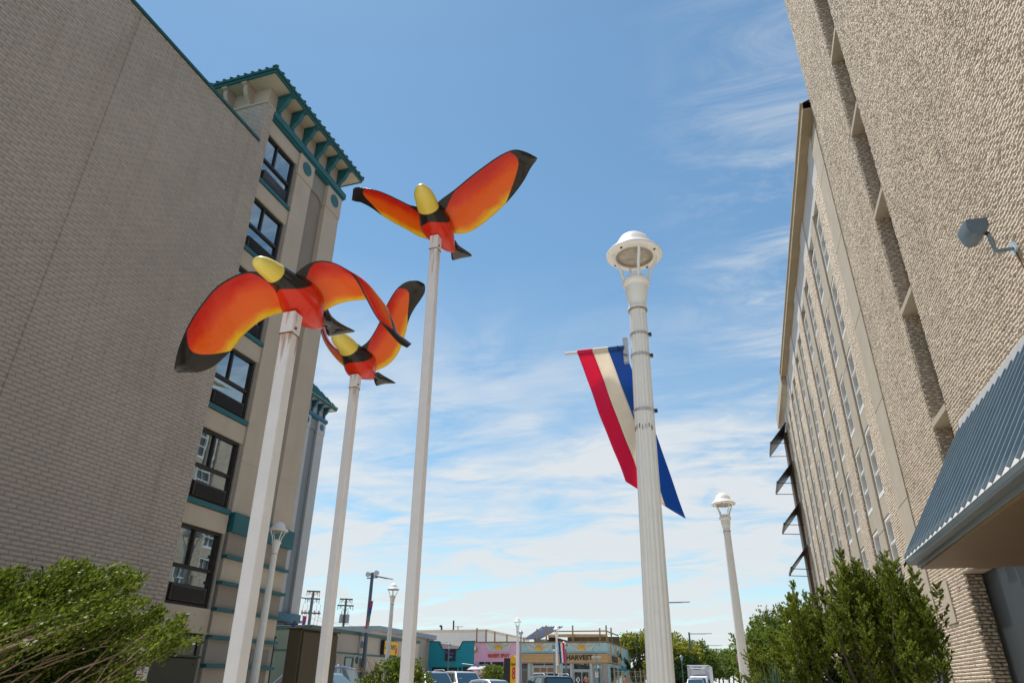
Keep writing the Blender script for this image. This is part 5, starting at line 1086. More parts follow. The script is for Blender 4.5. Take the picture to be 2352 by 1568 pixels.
def leaves(P, axis, ln, wd, jit=.5, fold=.25):
    """rhombic leaves at P pointing roughly along axis"""
    n = len(P); a = axis+jit*unit(n); a /= np.linalg.norm(a, axis=1)[:, None]
    b = np.cross(a, unit(n)); b /= np.linalg.norm(b, axis=1)[:, None]+1e-9; c = np.cross(a, b)
    l = ln*(.6+.8*rng.random((n, 1))); w_ = wd*(.7+.6*rng.random((n, 1)))
    V = np.stack([P-a*l*.1, P+a*l*.45+b*w_*.5+c*w_*fold, P+a*l, P+a*l*.45-b*w_*.5+c*w_*fold], 1).reshape(-1, 3)
    F = np.arange(4*n).reshape(n, 4); return V, F
def add_leaves(name, VF, m, parent, kind=None):
    Vs, Fs, o = [], [], 0
    for V, F in VF: Vs.append(V); Fs.append(F+o); o += len(V)
    ob = link(name, fast_mesh(name, np.vstack(Vs)-np.array(ORG[parent]), np.vstack(Fs)), m, parent)
    if kind: ob['kind'] = kind
    return ob
def clumps(cs, n, sz, asp=.55, shell=.55):
    """cs: list of (x,y,z,rx,ry,rz)"""
    out = []; vol = np.array([c[3]*c[4]*c[5] for c in cs])**.67; vol /= vol.sum()
    for c, f in zip(cs, vol):
        k = max(30, int(n*f)); d = unit(k); r = shell+(1-shell)*rng.random((k, 1))**.7
        bump = 1+.18*np.sin(d[:, :1]*7+c[0]*3)+.15*np.sin(d[:, 1:2]*9+c[1])+.12*np.sin(d[:, 2:]*11)
        P = np.array(c[:3])+d*r*bump*np.array(c[3:]); out.append(leaves(P, d*.6+np.array([0, 0, .35]), sz, sz*asp, .9))
    return out
# --- windswept shrub on the left
sh = thing('windswept_shrub', 'wind swept green shrub with bare twigs leaning right in front of the hotel', 'shrub', (-7.4, 6.0, 0))
br = MB(); P = []; A = []
tips = [Vector(t)+Vector((-.12, -.12, 0)) for i_, t in enumerate(SHRUB_TIPS) if i_ not in (14, 15, 23)]
for t in list(tips):
    for k in range(3): tips.append(t+Vector((random.gauss(0, .14), random.gauss(0, .2), random.gauss(0, .07))))
for t in tips:
    L_ = random.uniform(.9, 1.7); d = Vector((.55, .62, .42)) + Vector((random.gauss(0, .15), random.gauss(0, .15), random.gauss(0, .13)))
    s = t-d.normalized()*L_; s.z = max(.25, s.z-.1); s2 = s+Vector((-.25, -.3, -.35)); s2.z = max(0, s2.z)
    pts = []
    for i in range(9):
        u = i/8; p = (s2*(1-u)**2+s*2*u*(1-u)+t*u*u)+Vector((random.gauss(0, .026), random.gauss(0, .026), random.gauss(0, .026))); pts.append(p)
    br.tube(pts, [.010*(1-i/10)+.0022 for i in range(9)], 5, False)
    nl = random.randint(60, 190)*(1 if t.z > 1.55 or t.x > -6.9 or random.random() < .3 else .25); nl = int(nl); ld = (t-s).normalized()
    for i in range(nl):
        u = 1-abs(random.gauss(0, .145)); u = max(.45, min(1.03, u)); j = min(7, int(u*8)); q = pts[j].lerp(pts[j+1], min(1.2, u*8-j))
        rr = .022+.075*(1-u)+.02; P += [q+Vector((random.gauss(0, rr), random.gauss(0, rr), random.gauss(0, rr*.8))) for _ in range(2)]; A += [ld+Vector((0, 0, .5))]*2
    for _ in range(2):
        u = random.randint(3, 6); q = pts[u]; e = q+(ld+Vector((random.gauss(0, .4), random.gauss(0, .4), random.gauss(.1, .3)))).normalized()*random.uniform(.15, .4)
        br.tube([q, q.lerp(e, .5)+Vector((0, 0, .02)), e], [.006, .004, .002], 4, False)
for k in range(30):
    a = Vector((-8.1+random.gauss(0, .22), 5.35+random.gauss(0, .25), 0)); b = a+Vector((.4+random.gauss(0, .12), .45+random.gauss(0, .12), 1.15+random.gauss(0, .15)))
    br.tube([a, a.lerp(b, .5)+Vector((random.gauss(0, .08), random.gauss(0, .08), .05)), b], [.03, .022, .012], 6, False)
br.build('branches', M['twig'], sh, smooth=True)
add_leaves('foliage', [leaves(np.array(P), np.array(A), .044, .024, .75)], LF['shrub'], sh)
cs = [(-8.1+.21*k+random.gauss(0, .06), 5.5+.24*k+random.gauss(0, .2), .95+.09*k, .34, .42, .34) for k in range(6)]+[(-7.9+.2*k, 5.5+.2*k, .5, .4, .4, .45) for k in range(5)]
add_leaves('inner_shade_foliage', clumps(cs, 9000, .05, .55), LF['dark'], sh)  # darker leaves put in to imitate shade inside the shrub
ds = thing('dark_shrub', 'dark green shrub close to the brick wall behind the wind swept shrub', 'shrub', (-8.6, 7.0, 0))
cs = [(-8.85+.13*k+random.gauss(0, .05), 6.45+.24*k+random.gauss(0, .06), 1.88+.10*math.sin(k*2.1)+.05*k, .32, .34, .32) for k in range(5)]+[(-8.9+.12*k, 6.4+.22*k, 1.1, .45, .45, .6) for k in range(5)]
add_leaves('foliage', clumps(cs, 9000, .07, .5), LF['dark'], ds); MB().tube([(-8.6, 7, 0), (-8.5, 7.1, .8), (-8.4, 7.2, 1.5)], [.06, .05, .02], 6).build('stem', M['bark'], ds)
# --- motel shrub in the middle
ms = thing('round_shrub', 'round bright green shrub between two white bird poles', 'shrub', (-9.8, 19.7, 0))
cs = [(-9.95, 19.6, 1.30, .42, .4, .42), (-9.5, 19.9, 1.42, .45, .4, .40), (-9.1, 20.1, 1.16, .35, .35, .35), (-10.4, 19.4, 1.0, .38, .4, .3), (-9.7, 19.7, .7, .9, .7, .6), (-9.8, 19.8, 1.6, .25, .25, .24)]
add_leaves('foliage', clumps(cs, 9000, .075, .5, .7), LF['shrub'], ms)
tw = MB()
for k in range(26): tw.tube([(-10.1+random.gauss(0, .3), 19.6+random.gauss(0, .2), .7), (-10.2+random.gauss(0, .3), 19.5, 1.35), (-10.3+random.gauss(0, .35), 19.4+random.gauss(0, .2), 1.62+random.gauss(0, .1))], [.02, .01, .004], 4, False)
tw.build('twigs', M['twig'], ms)
# --- junipers on the right
def plume(tip, base, wd, n):
    """one upright plume: many small tufts that spring outwards and upwards from a bent axis"""
    tip, base = np.array(tip), np.array(base); ax = tip-base; L_ = np.linalg.norm(ax); ax /= L_
    nt_ = max(8, n//26); t = rng.random(nt_)**.8; side = unit(nt_); side -= ax*(side@ax)[:, None]; side /= np.linalg.norm(side, axis=1)[:, None]
    rad = wd*np.minimum(1, (1-t)*1.5+.03)*np.minimum(1, .4+t*2.0)*(.55+.75*rng.random(nt_))
    bv = unit(1)[0]*.09; C_ = base+np.outer(t*L_, ax)+np.outer(np.sin(t*math.pi)*L_, bv)+side*rad[:, None]
    dr = ax[None]*.9+side*.7; k = 34
    q_ = rng.random((nt_*k, 1)); P = np.repeat(C_, k, 0)+unit(nt_*k)*((.030-.022*q_)*rng.random((nt_*k, 1))**.5)+np.repeat(dr, k, 0)*(wd*1.05*(q_-.25))
    return leaves(P, np.repeat(dr, k, 0), .036, .014, .45, .5)
jspec = [('twisting bright green juniper between the yucca and the stone wall', JUNIPER_TIPS, (1.75, 12.85, .1))]
jr = thing('juniper_shrub', jspec[0][0], 'shrub', (1.75, 12.85, 0))
out_ = []; jb = MB()
JUNIPER_TIPS = [(1.42+(t[0]-1.42)*(.86 if t[0] > 1.42 else 1), t[1], t[2]) for t in JUNIPER_TIPS]
for t in [t for i_, t in enumerate(JUNIPER_TIPS) if t[2] > 2.0 or i_ % 2 or t[0] < .9]:
    c = Vector((1.75, 12.85, .35)); tv = Vector(t); dx = (tv-c)
    L_ = random.uniform(.65, 1.15); d = (Vector((dx.x*.55, dx.y*.4, max(.5, dx.z)))).normalized(); d = (d+Vector((.06+random.gauss(0, .16), random.gauss(0, .16), .45))).normalized()
    b = tv-d*L_; out_.append(plume(tv, b, random.uniform(.08, .13), 1500))
    for k in range(3):
        t2 = tv+Vector((random.gauss(0, .10), random.gauss(0, .22), random.uniform(-.6, -.2))); out_.append(plume(t2, t2-d*L_*.6, random.uniform(.07, .11), 700))
    jb.tube([c+Vector((random.gauss(0, .3), random.gauss(0, .3), -.3)), c.lerp(b, .6)+Vector((0, 0, -.15)), b, b.lerp(tv, .6)], [.05, .03, .018, .006], 5, False)
add_leaves('foliage', out_, LF['jun'], jr)
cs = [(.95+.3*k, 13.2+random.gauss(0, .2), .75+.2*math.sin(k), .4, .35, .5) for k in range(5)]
add_leaves('inner_shade_foliage', clumps(cs, 7000, .07, .45), LF['dark'], jr)  # dark leaf colour paints the shaded heart of the juniper
jb.build('branches', M['bark'], jr)
# --- yucca rosettes and grass
for (x, y, z, n, L0), lab in (((.24, 12.0, .75, 44, .85), 'spiky green yucca at the foot of the right plaza lamp'), ((.75, 11.9, .55, 40, .75), 'grey green yucca clump right of the taller yucca'), ((1.15, 11.6, .45, 30, .8), 'low yucca in the shadow of the juniper')):
    yu = thing('yucca', lab, 'plant', (x, y, 0), group='yuccas under the juniper'); MB().tube([(x, y, 0), (x, y, z)], [.07, .06], 8).build('stem', M['bark'], yu)
    for k in range(n):
        a = random.random()*6.283; e = random.uniform(.15, 1.45); L_ = L0*random.uniform(.7, 1.05); d = Vector((math.cos(a)*math.cos(e), math.sin(a)*math.cos(e), math.sin(e))); s = Vector((-math.sin(a), math.cos(a), 0))*.022
        b = Vector((x, y, z)); m1_ = b+d*L_*.5; t = b+d*L_-Vector((0, 0, .06*(1-math.sin(e)))); u_ = d.cross(s).normalized()*.008
        MB().add([b-s*.7, b+s*.7, m1_-s+u_, m1_+s+u_, t, m1_-u_*2], [(0, 1, 3, 2), (2, 3, 4), (0, 2, 5), (1, 5, 3), (2, 4, 5), (3, 5, 4)]).build('leaf', LF['yuc'], yu)
gv = []; gf = []
for k in range(2600):
    x = random.uniform(1.5, 4.2); y = random.uniform(7.6, 10.6); 
    if x < 1.7+(10.5-y)*.1: continue
    a = random.random()*6.283; L_ = random.uniform(.7, 1.45)*(1.02 if x > 2.3 else .8); bend = random.uniform(.25, .8); d = Vector((math.cos(a), math.sin(a), 0)); s = Vector((-d.y, d.x, 0))*.006; b0 = len(gv)
    for i in range(5):
        t = i/4; p = Vector((x, y, 0))+d*bend*L_*t*t+Vector((0, 0, L_*(t-.35*t*t*bend))); w_ = 1-t*.95; gv += [tuple(p-s*w_), tuple(p+s*w_)]
    for i in range(4): gf.append((b0+2*i, b0+2*i+1, b0+2*i+3, b0+2*i+2))
g_ = link('ornamental_grass', fast_mesh('ornamental_grass', gv, gf), LF['grass'])
tag(g_, 'arching bright green ornamental grass along the foot of the stone pier', 'grass', kind='stuff')
# slatted screen behind the juniper
sl = thing('slatted_screen', 'grey slatted metal screen behind the juniper beside the stone pier', 'fence', (4.2, 20.5, 0))
for k in range(22):
    y = 19.6+k*.28; MB().box(4.02, 4.10, y, y+.12, 0, 2.55).build('slat', mat('screen_grey', (.24, .25, .26), .5, .2, 3), sl)
MB().box(4.11, 4.14, 19.5, 25.9, .95, 1.0).box(4.11, 4.14, 19.5, 25.9, 2.3, 2.35).build('rail', M['bronze'], sl); MB().box(4.145, 4.16, 19.5, 25.9, 0, 2.5).build('backing', mat('screen_dark', (.03, .035, .04), .4), sl)

def tree(label, loc, cs, n, sz, m, trunk, group, name='tree'):
    t = thing(name, label, 'tree', loc, group=group); x, y, z = loc
    tb_ = MB(); top = np.mean([c[:3] for c in cs], axis=0)
    tb_.tube([(x, y, z), (x+.05, y, z+(top[2]-z)*.45), tuple(top)], [trunk, trunk*.8, trunk*.35], 8)
    for c in random.sample(cs, min(len(cs), 9)): tb_.tube([(x+.05, y, z+(top[2]-z)*.4), tuple((np.array([x, y, z+(top[2]-z)*.75])+np.array(c[:3]))/2), tuple(c[:3])], [trunk*.5, trunk*.3, trunk*.1], 6)
    tb_.build('trunk', M['bark'], t); add_leaves('crown', clumps(cs, n, sz, .6, .45), m, t); return t
def dome(cx, cy, z0, z1, rx, ry, k, cr, cut=None):
    out = []
    while len(out) < k:
        d = unit(1)[0]; d[2] = abs(d[2])*1.0-.25; r = random.uniform(.55, .95)
        p = (cx+d[0]*rx*r, cy+d[1]*ry*r, z0+(z1-z0)*(.35+.6*d[2]*r)); s = cr*random.uniform(.7, 1.25)
        out.append((*p, s*1.1, s*1.1, s*.8))
    return out
G1 = 'trees along the far street'
tree('broad rounded green tree behind the juniper on the right', (4.6, 60, .55), dome(4.3, 60, 1.6, 7.7, 4.9, 4, 52, 1.2)+[(-.2, 59, 3.2, .9, .9, .8), (.4, 59, 4.4, 1, 1, .8), (-.6, 59, 2.2, .7, .8, .8), (.3, 59, 2.2, 1, 1, .9)], 26000, .24, LF['tree'], .3, G1)
tree('sunlit yellow green tree directly right of the large banner lamp', (-10.2, 97, .55), dome(-9.6, 97, 2.0, 8.9, 3.4, 3.2, 38, 1.1), 16000, .32, LF['lime'], .3, G1)
tree('mid green tree behind the yellow green one, above the truck', (-8.0, 106, .55), dome(-7.4, 106, 1.8, 8.0, 3.0, 3, 30, 1.1), 12000, .32, LF['tree'], .3, G1)
tree('lower green tree at the right end of the left row', (-6.4, 122, .55), dome(-6.0, 122, 2.2, 6.4, 2.4, 3, 20, 1.0), 8000, .34, LF['tree'], .25, G1)
tree('dark green tree low behind the box truck', (-8.4, 92, .55), dome(-8.2, 92, .9, 5.0, 3.0, 2.5, 20, .95), 9000, .26, LF['dark'], .25, G1)
tree('airy yellow green tree behind the roof deck', (-13.2, 95, .55), dome(-13.2, 95, 3.6, 8.6, 2.8, 2.6, 26, .8), 8500, .28, LF['lime'], .22, G1)
tree('lime green tree left of the columnar cypress', (-11.2, 93, .55), dome(-11.0, 93, .9, 6.2, 2.2, 2.2, 22, .9), 9000, .28, LF['lime'], .2, G1)
tree('small green tree against the right plaza lamp', (-1.4, 92, .55), dome(-1.2, 92, 2.2, 5.4, 1.5, 2, 14, .8), 6000, .28, LF['tree'], .2, G1)
tree('shrubby green tree between the pink shop and the pylon sign', (-22.4, 66.3, .55), dome(-22.4, 66.3, 1.2, 3.3, 1.3, 1.2, 16, .55), 7000, .17, LF['tree'], .1, G1)
fl_ = thing('flowering_bush', 'pale pink flowering bush below the white shop awning', 'shrub', (-27.4, 75, .55))
add_leaves('blossom', clumps([(-28.2, 75, 1.7, .6, .5, .6), (-27.3, 75, 2.0, .7, .5, .7), (-26.6, 75, 2.3, .5, .4, .6), (-27.5, 75, 1.2, 1, .6, .7)], 4000, .13, .7), LF['flower'], fl_); add_leaves('foliage', clumps([(-27.4, 75.1, 1.4, 1.1, .5, .8)], 1600, .14), LF['dark'], fl_)
def cypress(label, base, h, wd, lean=0, n=3500):
    t = thing('cypress_tree', label, 'tree', base, group='columnar cypresses beside the corner shop'); b = np.array(base); MB().tube([base, (base[0]+lean*.5, base[1], base[2]+h*.6)], [.08, .03], 6).build('trunk', M['bark'], t)
    cs = []
    for k in range(16):
        u = k/15; r_ = wd*(1.15-.95*u)*(.8+.4*random.random()); cs.append((b[0]+lean*u*u+random.gauss(0, wd*.25), b[1]+random.gauss(0, wd*.2), b[2]+h*(.06+.92*u), r_, r_, h*.075))
    add_leaves('crown', clumps(cs, n, .13, .45, .5), LF['cyp'], t)
cypress('tallest dark cypress behind the rope fence', (-11.5, 81.2, .55), 5.8, .42)
cypress('shorter dark cypress left of the tallest one', (-12.0, 81.1, .55), 5.1, .3)
cypress('leaning cypress whose arm reaches left over the shop awning', (-11.9, 80.5, 1.2), 3.3, .28, -1.7)
cypress('dark cypress half hidden by the large banner lamp', (-10.5, 81.5, .55), 5.2, .34)
for k in range(9):
    x = -5.6+k*.72+random.gauss(0, .15); y = 128+k*4+random.gauss(0, 3); h = random.uniform(5.4, 7.2)
    pt_ = thing('pine_tree', 'thin bare stemmed pine with a small high crown at the far end of the street', 'tree', (x, y, .55), group='thin pines at the end of the street')
    MB().tube([(x, y, .55), (x+random.gauss(0, .2), y, h*.6), (x+random.gauss(0, .35), y, h)], [.14, .11, .05], 6).build('trunk', M['bark'], pt_)
    add_leaves('crown', clumps([(x+random.gauss(0, .5), y, h-.4+random.gauss(0, .3), .8, .8, .4) for _ in range(4)], 700, .30, .4), LF['tree'], pt_)

# ------------------------------------------------------------------ vehicles
tyre = mat('tyre', (.015, .015, .015), .8); chrome = mat('chrome', (.6, .6, .6), .15, .05, 5, metal=1.0)
def car(label, cat, loc, rz, col, Ln=4.6, W=1.84, H=1.68, suv=True, rails=True, group=None, name='parked_car', sticker=False):
    """front faces -Y before turning"""
    r = thing(name, label, cat, loc, rz, group, local=True); r.location = loc
    paint = mat('car_paint_%s' % col[0], col[1], .3, .04, 2, metal=.5, coat=.6)
    hw = W/2; belt = H*.60; wb = Ln*.30
    yf, yr = -Ln/2, Ln/2; cowl = yf+Ln*.27; rf0 = yf+Ln*.42; rf1 = yr-(Ln*.10 if suv else Ln*.26); dk = yr-(Ln*.02 if suv else Ln*.13)
    st = [(yf, .45, .62, .80), (yf+.12, .28, .82, .92), (yf+.5, .22, belt*.93, .98), (cowl, .20, belt, 1.0), (0, .20, belt+.02, 1.0), (rf1, .20, belt+.02, 1.0), (dk, .24, belt+.02, .97), (yr-.05, .30, belt-.08, .93), (yr, .42, belt-.2, .86)]
    V = []; F = []
    for y, z0, z1, k in st:
        w_ = hw*k; V += [(-w_*.9, y, z0), (w_*.9, y, z0), (w_, y, z0+(z1-z0)*.3), (w_, y, z0+(z1-z0)*.75), (w_*.92, y, z1), (-w_*.92, y, z1), (-w_, y, z0+(z1-z0)*.75), (-w_, y, z0+(z1-z0)*.3)]
    n = 8
    for i in range(len(st)-1):
        for k in range(n): a = i*n+k; b = i*n+(k+1) % n; F.append((a, b, b+n, a+n))
    F += [tuple(range(n-1, -1, -1)), tuple(range((len(st)-1)*n, len(st)*n))]
    MB().add(V, F).build('body', paint, r, smooth=True, bevel=.03, ang=50)
    bw, tw_ = hw*.90, hw*.72; rz_ = H
    def gp(y, z, s): t = (z-belt)/(rz_-belt); return (s*(bw+(tw_-bw)*t), y, z)
    gy = [(cowl-.05, belt), (rf0, rz_-.05), ((rf0+rf1)/2, rz_), (rf1, rz_-.06), (dk, belt)]
    v = [gp(y, z, s) for y, z in gy for s in (-1, 1)]
    MB().add(v, [(0, 1, 3, 2), (2, 3, 5, 4), (4, 5, 7, 6), (6, 7, 9, 8), (0, 2, 4, 6, 8), (1, 9, 7, 5, 3)]).build('cabin', paint, r, smooth=True, bevel=.06, seg=3, ang=60)
    def pane(pts, nm, off):
        MB().add([tuple(Vector(p)+Vector(off)) for p in pts], [(0, 1, 2, 3)]).build(nm, M['carglass'], r)
    e = .10
    def lp(a, b, t): return tuple(Vector(a).lerp(Vector(b), t))
    a, b, c, d = v[0], v[1], v[3], v[2]; nrm = (Vector(b)-Vector(a)).cross(Vector(d)-Vector(a)).normalized()*.012
    if nrm.z < 0: nrm = -nrm
    ia = lp(lp(a, b, .06), lp(d, c, .06), .08); ib = lp(lp(a, b, .94), lp(d, c, .94), .08); ic = lp(lp(a, b, .94), lp(d, c, .94), .90); id_ = lp(lp(a, b, .06), lp(d, c, .06), .90)
    pane((ia, ib, ic, id_), 'windshield', nrm)
    a, b, c, d = v[8], v[9], v[7], v[6]; nrm = Vector((0, .012, .006)); pane((lp(lp(a, b, .08), lp(d, c, .08), .12), lp(lp(a, b, .92), lp(d, c, .92), .12), lp(lp(a, b, .92), lp(d, c, .92), .85), lp(lp(a, b, .08), lp(d, c, .08), .85)), 'rear_window', nrm)
    for s in (-1, 1):
        yb = (cowl+.45, .05, dk-.35); yt = (rf0+.10, .05, rf1-.15); zb, zt = belt+.06, rz_-.14
        for i in range(2):
            pts = [gp(yb[i]+(.05 if i else 0), zb, s), gp(yb[i+1]-.05, zb, s), gp(yt[i+1]-.05, zt, s), gp(yt[i]+(.05 if i else 0), zt, s)]
            pane(pts, 'side_window', (s*.012, 0, .004))
        MB().tube([(s*hw*.92, cowl+.45, belt+.04), (s*(hw+.10), cowl+.42, belt+.10), (s*(hw+.20), cowl+.40, belt+.12)], [.03, .09, .07], 8).build('mirror', paint, r, smooth=True)
        MB().prism([(s*hw*.62, yf+.16, .66), (s*hw*.92, yf+.24, .68), (s*hw*.92, yf+.30, .82), (s*hw*.60, yf+.12, .78)], (0, -.05, 0)).build('headlight', mat('headlight', (.6, .62, .65), .1), r)
        if rails: MB().tube([(s*tw_*.9, rf0+.25, rz_+.0), (s*tw_*.9, rf0+.4, rz_+.07), (s*tw_*.9, rf1-.4, rz_+.07), (s*tw_*.9, rf1-.2, rz_)], .022, 6).build('roof_rail', M['steel'], r)
        for y in (-wb, wb):
            wh_ = MB().tube([(s*(hw-.2), y, .34), (s*(hw+.005), y, .34)], .34, 20).build('wheel', tyre, r, bevel=.03); MB().tube([(s*(hw+.006), y, .34), (s*(hw+.015), y, .34)], .21, 12).build('rim', chrome, wh_)
    MB().box(-.42, .42, yf-.02, yf+.06, .55, .70).build('grille', M['black'], r)
    MB().prism([(-.05, rf1-.35, rz_-.02), (.05, rf1-.35, rz_-.02), (.0, rf1-.1, rz_-.02)], (0, .1, .10)).build('antenna_fin', M['black'], r)
    if sticker: MB().box(-.55, -.40, cowl+.28, cowl+.285, belt+.20, belt+.36).build('sticker', M['white'], r)
    return r
GP = 'vehicles parked on the avenue'
car('silver crossover parked nearest the motel shrub', 'car', (-16.6, 38.2, .05), R(44), ('silver', (.33, .34, .37)), 4.6, 1.85, 1.80, group=GP, sticker=True)
car('pale grey crossover parked right beside the silver one', 'car', (-16.1, 41.4, .1), R(44), ('pale', (.42, .44, .47)), 4.6, 1.85, 1.82, rails=False, group=GP, sticker=True)
car('low silver sedan behind the two crossovers', 'car', (-13.9, 40.3, 0), R(60), ('sedan', (.48, .48, .49)), 4.7, 1.8, 1.50, False, False, GP)
car('black sport utility vehicle with roof rails in front of the timber shop', 'car', (-10.3, 38.2, 0), R(214), ('black', (.012, .014, .022)), 4.9, 1.95, 1.66, group=GP)
car('dark blue car half hidden behind the brown cabinet', 'car', (-16.5, 26.8, .05), R(8), ('navy', (.02, .035, .11)), 4.7, 1.9, 1.76, rails=False, group=GP)
car('grey car whose corner shows right of the brown cabinet', 'car', (-13.6, 22.2, .0), R(95), ('grey', (.20, .21, .24)), 4.5, 1.8, 1.50, False, False, GP)
car('grey van driving in front of the white box truck', 'van', (-4.85, 67.5, .35), R(4), ('taupe', (.25, .25, .26)), 4.7, 1.75, 1.62, rails=False, group=GP, name='grey_van')
tk = thing('box_truck', 'white refrigerated box truck facing the camera on the far street', 'truck', (-5.5, 84, .55)); tw2 = mat('truck_white', (.70, .70, .72), .4, .03, 2)
MB().box(-6.65, -4.38, 82.6, 89, 1.2, 3.42).build('cargo_box', tw2, tk, bevel=.05)
MB().box(-6.3, -4.75, 82.2, 82.6, 2.45, 3.15).build('refrigeration_unit', mat('unit_grey', (.50, .48, .46), .5), tk, bevel=.1); MB().box(-6.1, -5.1, 82.17, 82.2, 3.18, 3.26).box(-6.0, -5.2, 82.17, 82.2, 2.98, 3.03).build('vent', mat('vent_violet', (.06, .05, .12), .5), tk)
MB().prism([(-6.35, 80.6, .9), (-6.35, 80.6, 1.65), (-6.35, 81.0, 2.32), (-6.35, 82.5, 2.40), (-6.35, 82.5, .9)], (1.75, 0, 0)).build('cab', tw2, tk, bevel=.06)
MB().add([(-6.25, 80.60, 1.70), (-4.7, 80.60, 1.70), (-4.78, 80.97, 2.26), (-6.17, 80.97, 2.26)], [(0, 1, 2, 3)]).build('windshield', M['carglass'], tk)
MB().box(-6.30, -4.65, 80.2, 80.6, .75, 1.35).build('bonnet', tw2, tk, bevel=.1)
for s in (-6.55, -4.42): MB().box(s-.08, s+.08, 80.8, 80.9, 1.6, 2.05).build('mirror', M['black'], tk); MB().tube([(s, 81.4, .95), (s*.98, 81.4, .95)], .42, 14).build('wheel', tyre, tk); MB().box(s-.05 if s < -5 else s-.12, s+.1 if s < -5 else s, 82.57, 82.6, 3.22, 3.34).build('marker_lamp', mat('lamp_red', (.5, .03, .02), .3), tk)

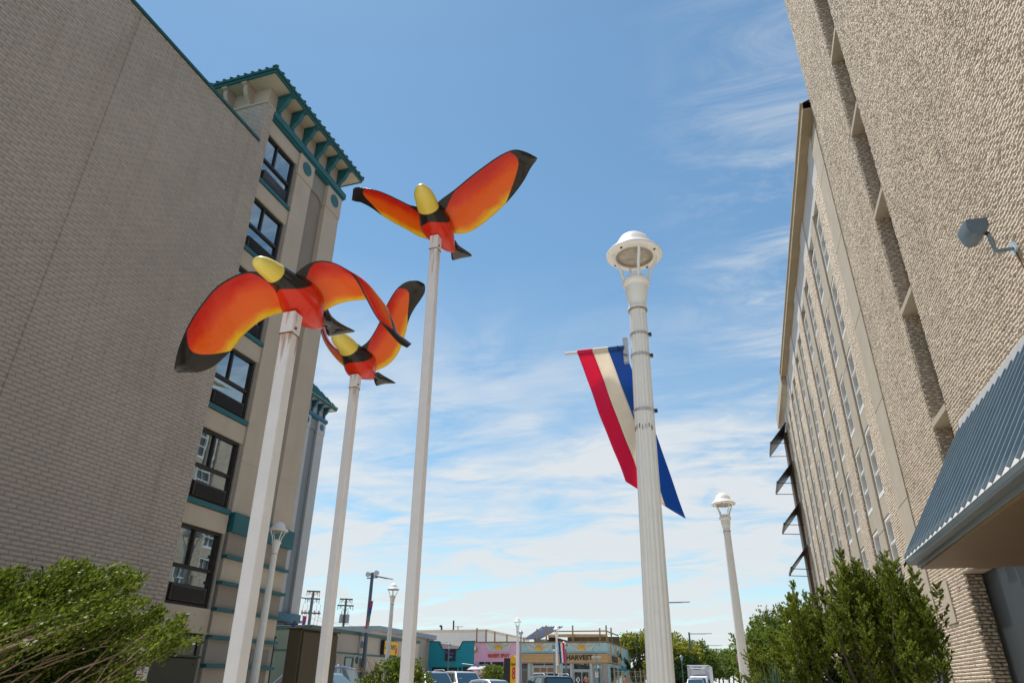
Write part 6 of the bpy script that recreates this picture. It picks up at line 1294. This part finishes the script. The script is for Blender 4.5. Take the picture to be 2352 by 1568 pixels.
# ------------------------------------------------------------------ people
skin = mat('skin', (.40, .20, .12), .55, .08, 4); hairm = mat('dark_hair', (.02, .013, .01), .7)
def person(label, loc, rz, arm, shorts_c, skin_m=skin, shirt=None, group=None):
    r = thing('person', label, 'person', loc, rz, group, local=True); r.location = loc
    J = {}; E = []; rad = []; vs = []
    def jn(nm, p, ra, par=None):
        J[nm] = len(vs); vs.append(p); rad.append(ra)
        if par: E.append((J[par], J[nm]))
    jn('pelvis', (0, 0, .95), .125); jn('waist', (0, .0, 1.08), .115, 'pelvis'); jn('chest', (0, .0, 1.28), .145, 'waist'); jn('upper', (0, .01, 1.42), .115, 'chest'); jn('neck', (0, 0, 1.51), .055, 'upper'); jn('skull0', (0, -.01, 1.58), .07, 'neck'); jn('skull1', (0, -.02, 1.66), .088, 'skull0'); jn('skull2', (0, -.01, 1.73), .07, 'skull1')
    for s, nm in ((-1, 'l'), (1, 'r')):
        jn('sh'+nm, (s*.17, .01, 1.42), .06, 'upper')
        bent = arm == 'phone' and s > 0
        pts = [((s*.25, .0, 1.16), .045), ((s*.17, -.18, 1.30), .036), ((s*.11, -.13, 1.56), .026), ((s*.09, -.11, 1.62), .03)] if bent else [((s*.235, .02, 1.15), .045), ((s*.25, -.05, .92), .035), ((s*.255, -.08, .85), .026), ((s*.255, -.09, .80), .032)]
        prev = 'sh'+nm
        for i, (p, q) in enumerate(pts): jn('a%d%s' % (i, nm), p, q, prev); prev = 'a%d%s' % (i, nm)
        for k in range(5):
            o = (k-2)*.014; b = Vector(pts[3][0]); t = b+(Vector((-.02*s+o, -.03, .05+.01*(2-abs(k-2)))) if bent else Vector((o*.4, -.02+o, -.07+.008*abs(k-2))))
            jn('f%d%s' % (k, nm), tuple(t), .008, prev)
        jn('hip'+nm, (s*.095, 0, .90), .095, 'pelvis'); jn('kn'+nm, (s*.11, -.04 if s > 0 else .04, .50), .058, 'hip'+nm); jn('an'+nm, (s*.11, .04 if s > 0 else .08, .09), .038, 'kn'+nm); jn('to'+nm, (s*.12, -.12 if s > 0 else -.08, .04), .035, 'an'+nm)
    me = bpy.data.meshes.new('body'); me.from_pydata(vs, E, []); o = link('body', me, skin_m, r)
    sk = o.modifiers.new('skin', 'SKIN'); sk.use_smooth_shade = True; lay = me.skin_vertices[0] if me.skin_vertices else None
    if lay is None:
        bpy.context.view_layer.update(); me.skin_vertices  # created with the modifier below through bmesh
        import bmesh
        bm = bmesh.new(); bm.from_mesh(me); ly = bm.verts.layers.skin.verify()
        for i, v_ in enumerate(bm.verts): v_[ly].radius = (rad[i], rad[i]*(.8 if i < 4 else 1)); v_[ly].use_root = (i == 0)
        bm.to_mesh(me); bm.free()
    else:
        for i, d in enumerate(lay.data): d.radius = (rad[i], rad[i]*(.8 if i < 4 else 1)); d.use_root = i == 0
    su = o.modifiers.new('sub', 'SUBSURF'); su.levels = 2; su.render_levels = 2
    sm_ = mat('cloth_%d' % int(sum(shorts_c)*1000), shorts_c, .8)
    s_ = MB().lathe([(.155, 1.02), (.165, .95), (.17, .86)], n=16)
    for s, dy in ((-1, .01), (1, -.01)): s_.lathe([(.118, .90), (.11, .72), (.115, .58)], (s*.095, dy), 14)
    s_.build('shorts', sm_, r, smooth=True)
    if shirt: MB().lathe([(.165, .95), (.16, 1.1), (.185, 1.3), (.17, 1.42), (.07, 1.50)], n=16).build('shirt', mat('shirt_%d' % int(sum(shirt)*1000), shirt, .8), r, smooth=True)
    MB().lathe([(.085, 1.62), (.098, 1.68), (.088, 1.75), (.04, 1.79), (0, 1.80)], (0, .012), 14).build('hair', hairm, r, smooth=True)
    for s in (-1, 1): MB().tube([(s*.035, -.098, 1.665), (s*.035, -.108, 1.665)], .012, 6).build('eye', M['black'], r)
    MB().prism([(-.012, -.10, 1.63), (.012, -.10, 1.63), (0, -.125, 1.63), ], (0, .01, .035)).build('nose', skin_m, r)
    if arm == 'phone':
        ph = thing('phone', 'dark phone held to the ear of the shirtless man at the shop door', 'phone', tuple(Vector(loc)+Vector((math.cos(rz)*.115-math.sin(rz)*-.12, math.sin(rz)*.115+math.cos(rz)*-.12, 1.66)))); box('case', M['black'], ph, ph.location.x-.01, ph.location.x+.01, ph.location.y-.035, ph.location.y+.035, ph.location.z-.07, ph.location.z+.07)
    return r
person('shirtless man in red shorts with a phone at his ear by the shop door', (-15.45, 72.5, .55), R(195), 'phone', (.5, .03, .03))
person('shirtless man walking away near the rope fence', (-11.25, 70, .45), R(180), 'down', (.12, .2, .25))
person('person in a straw coloured hat in front of the teal shop window', (-31.8, 74, .55), R(10), 'down', (.1, .1, .2), mat('skin_2', (.32, .17, .10), .5), (.45, .3, .12))
person('person in a reddish shirt by the teal shop door', (-29.9, 75, .5), R(30), 'down', (.05, .05, .08), mat('skin_3', (.42, .22, .14), .5), (.35, .09, .06))
ha = thing('straw_hat', 'straw hat worn in front of the teal shop window', 'hat', (-31.8, 74, 2.27)); MB().lathe([(.24, 2.27), (.22, 2.29), (.11, 2.30), (.10, 2.38), (0, 2.40)], (-31.8, 74), 16).build('hat', mat('straw', (.45, .28, .10), .8), ha)
print('objects', len(bpy.data.objects))
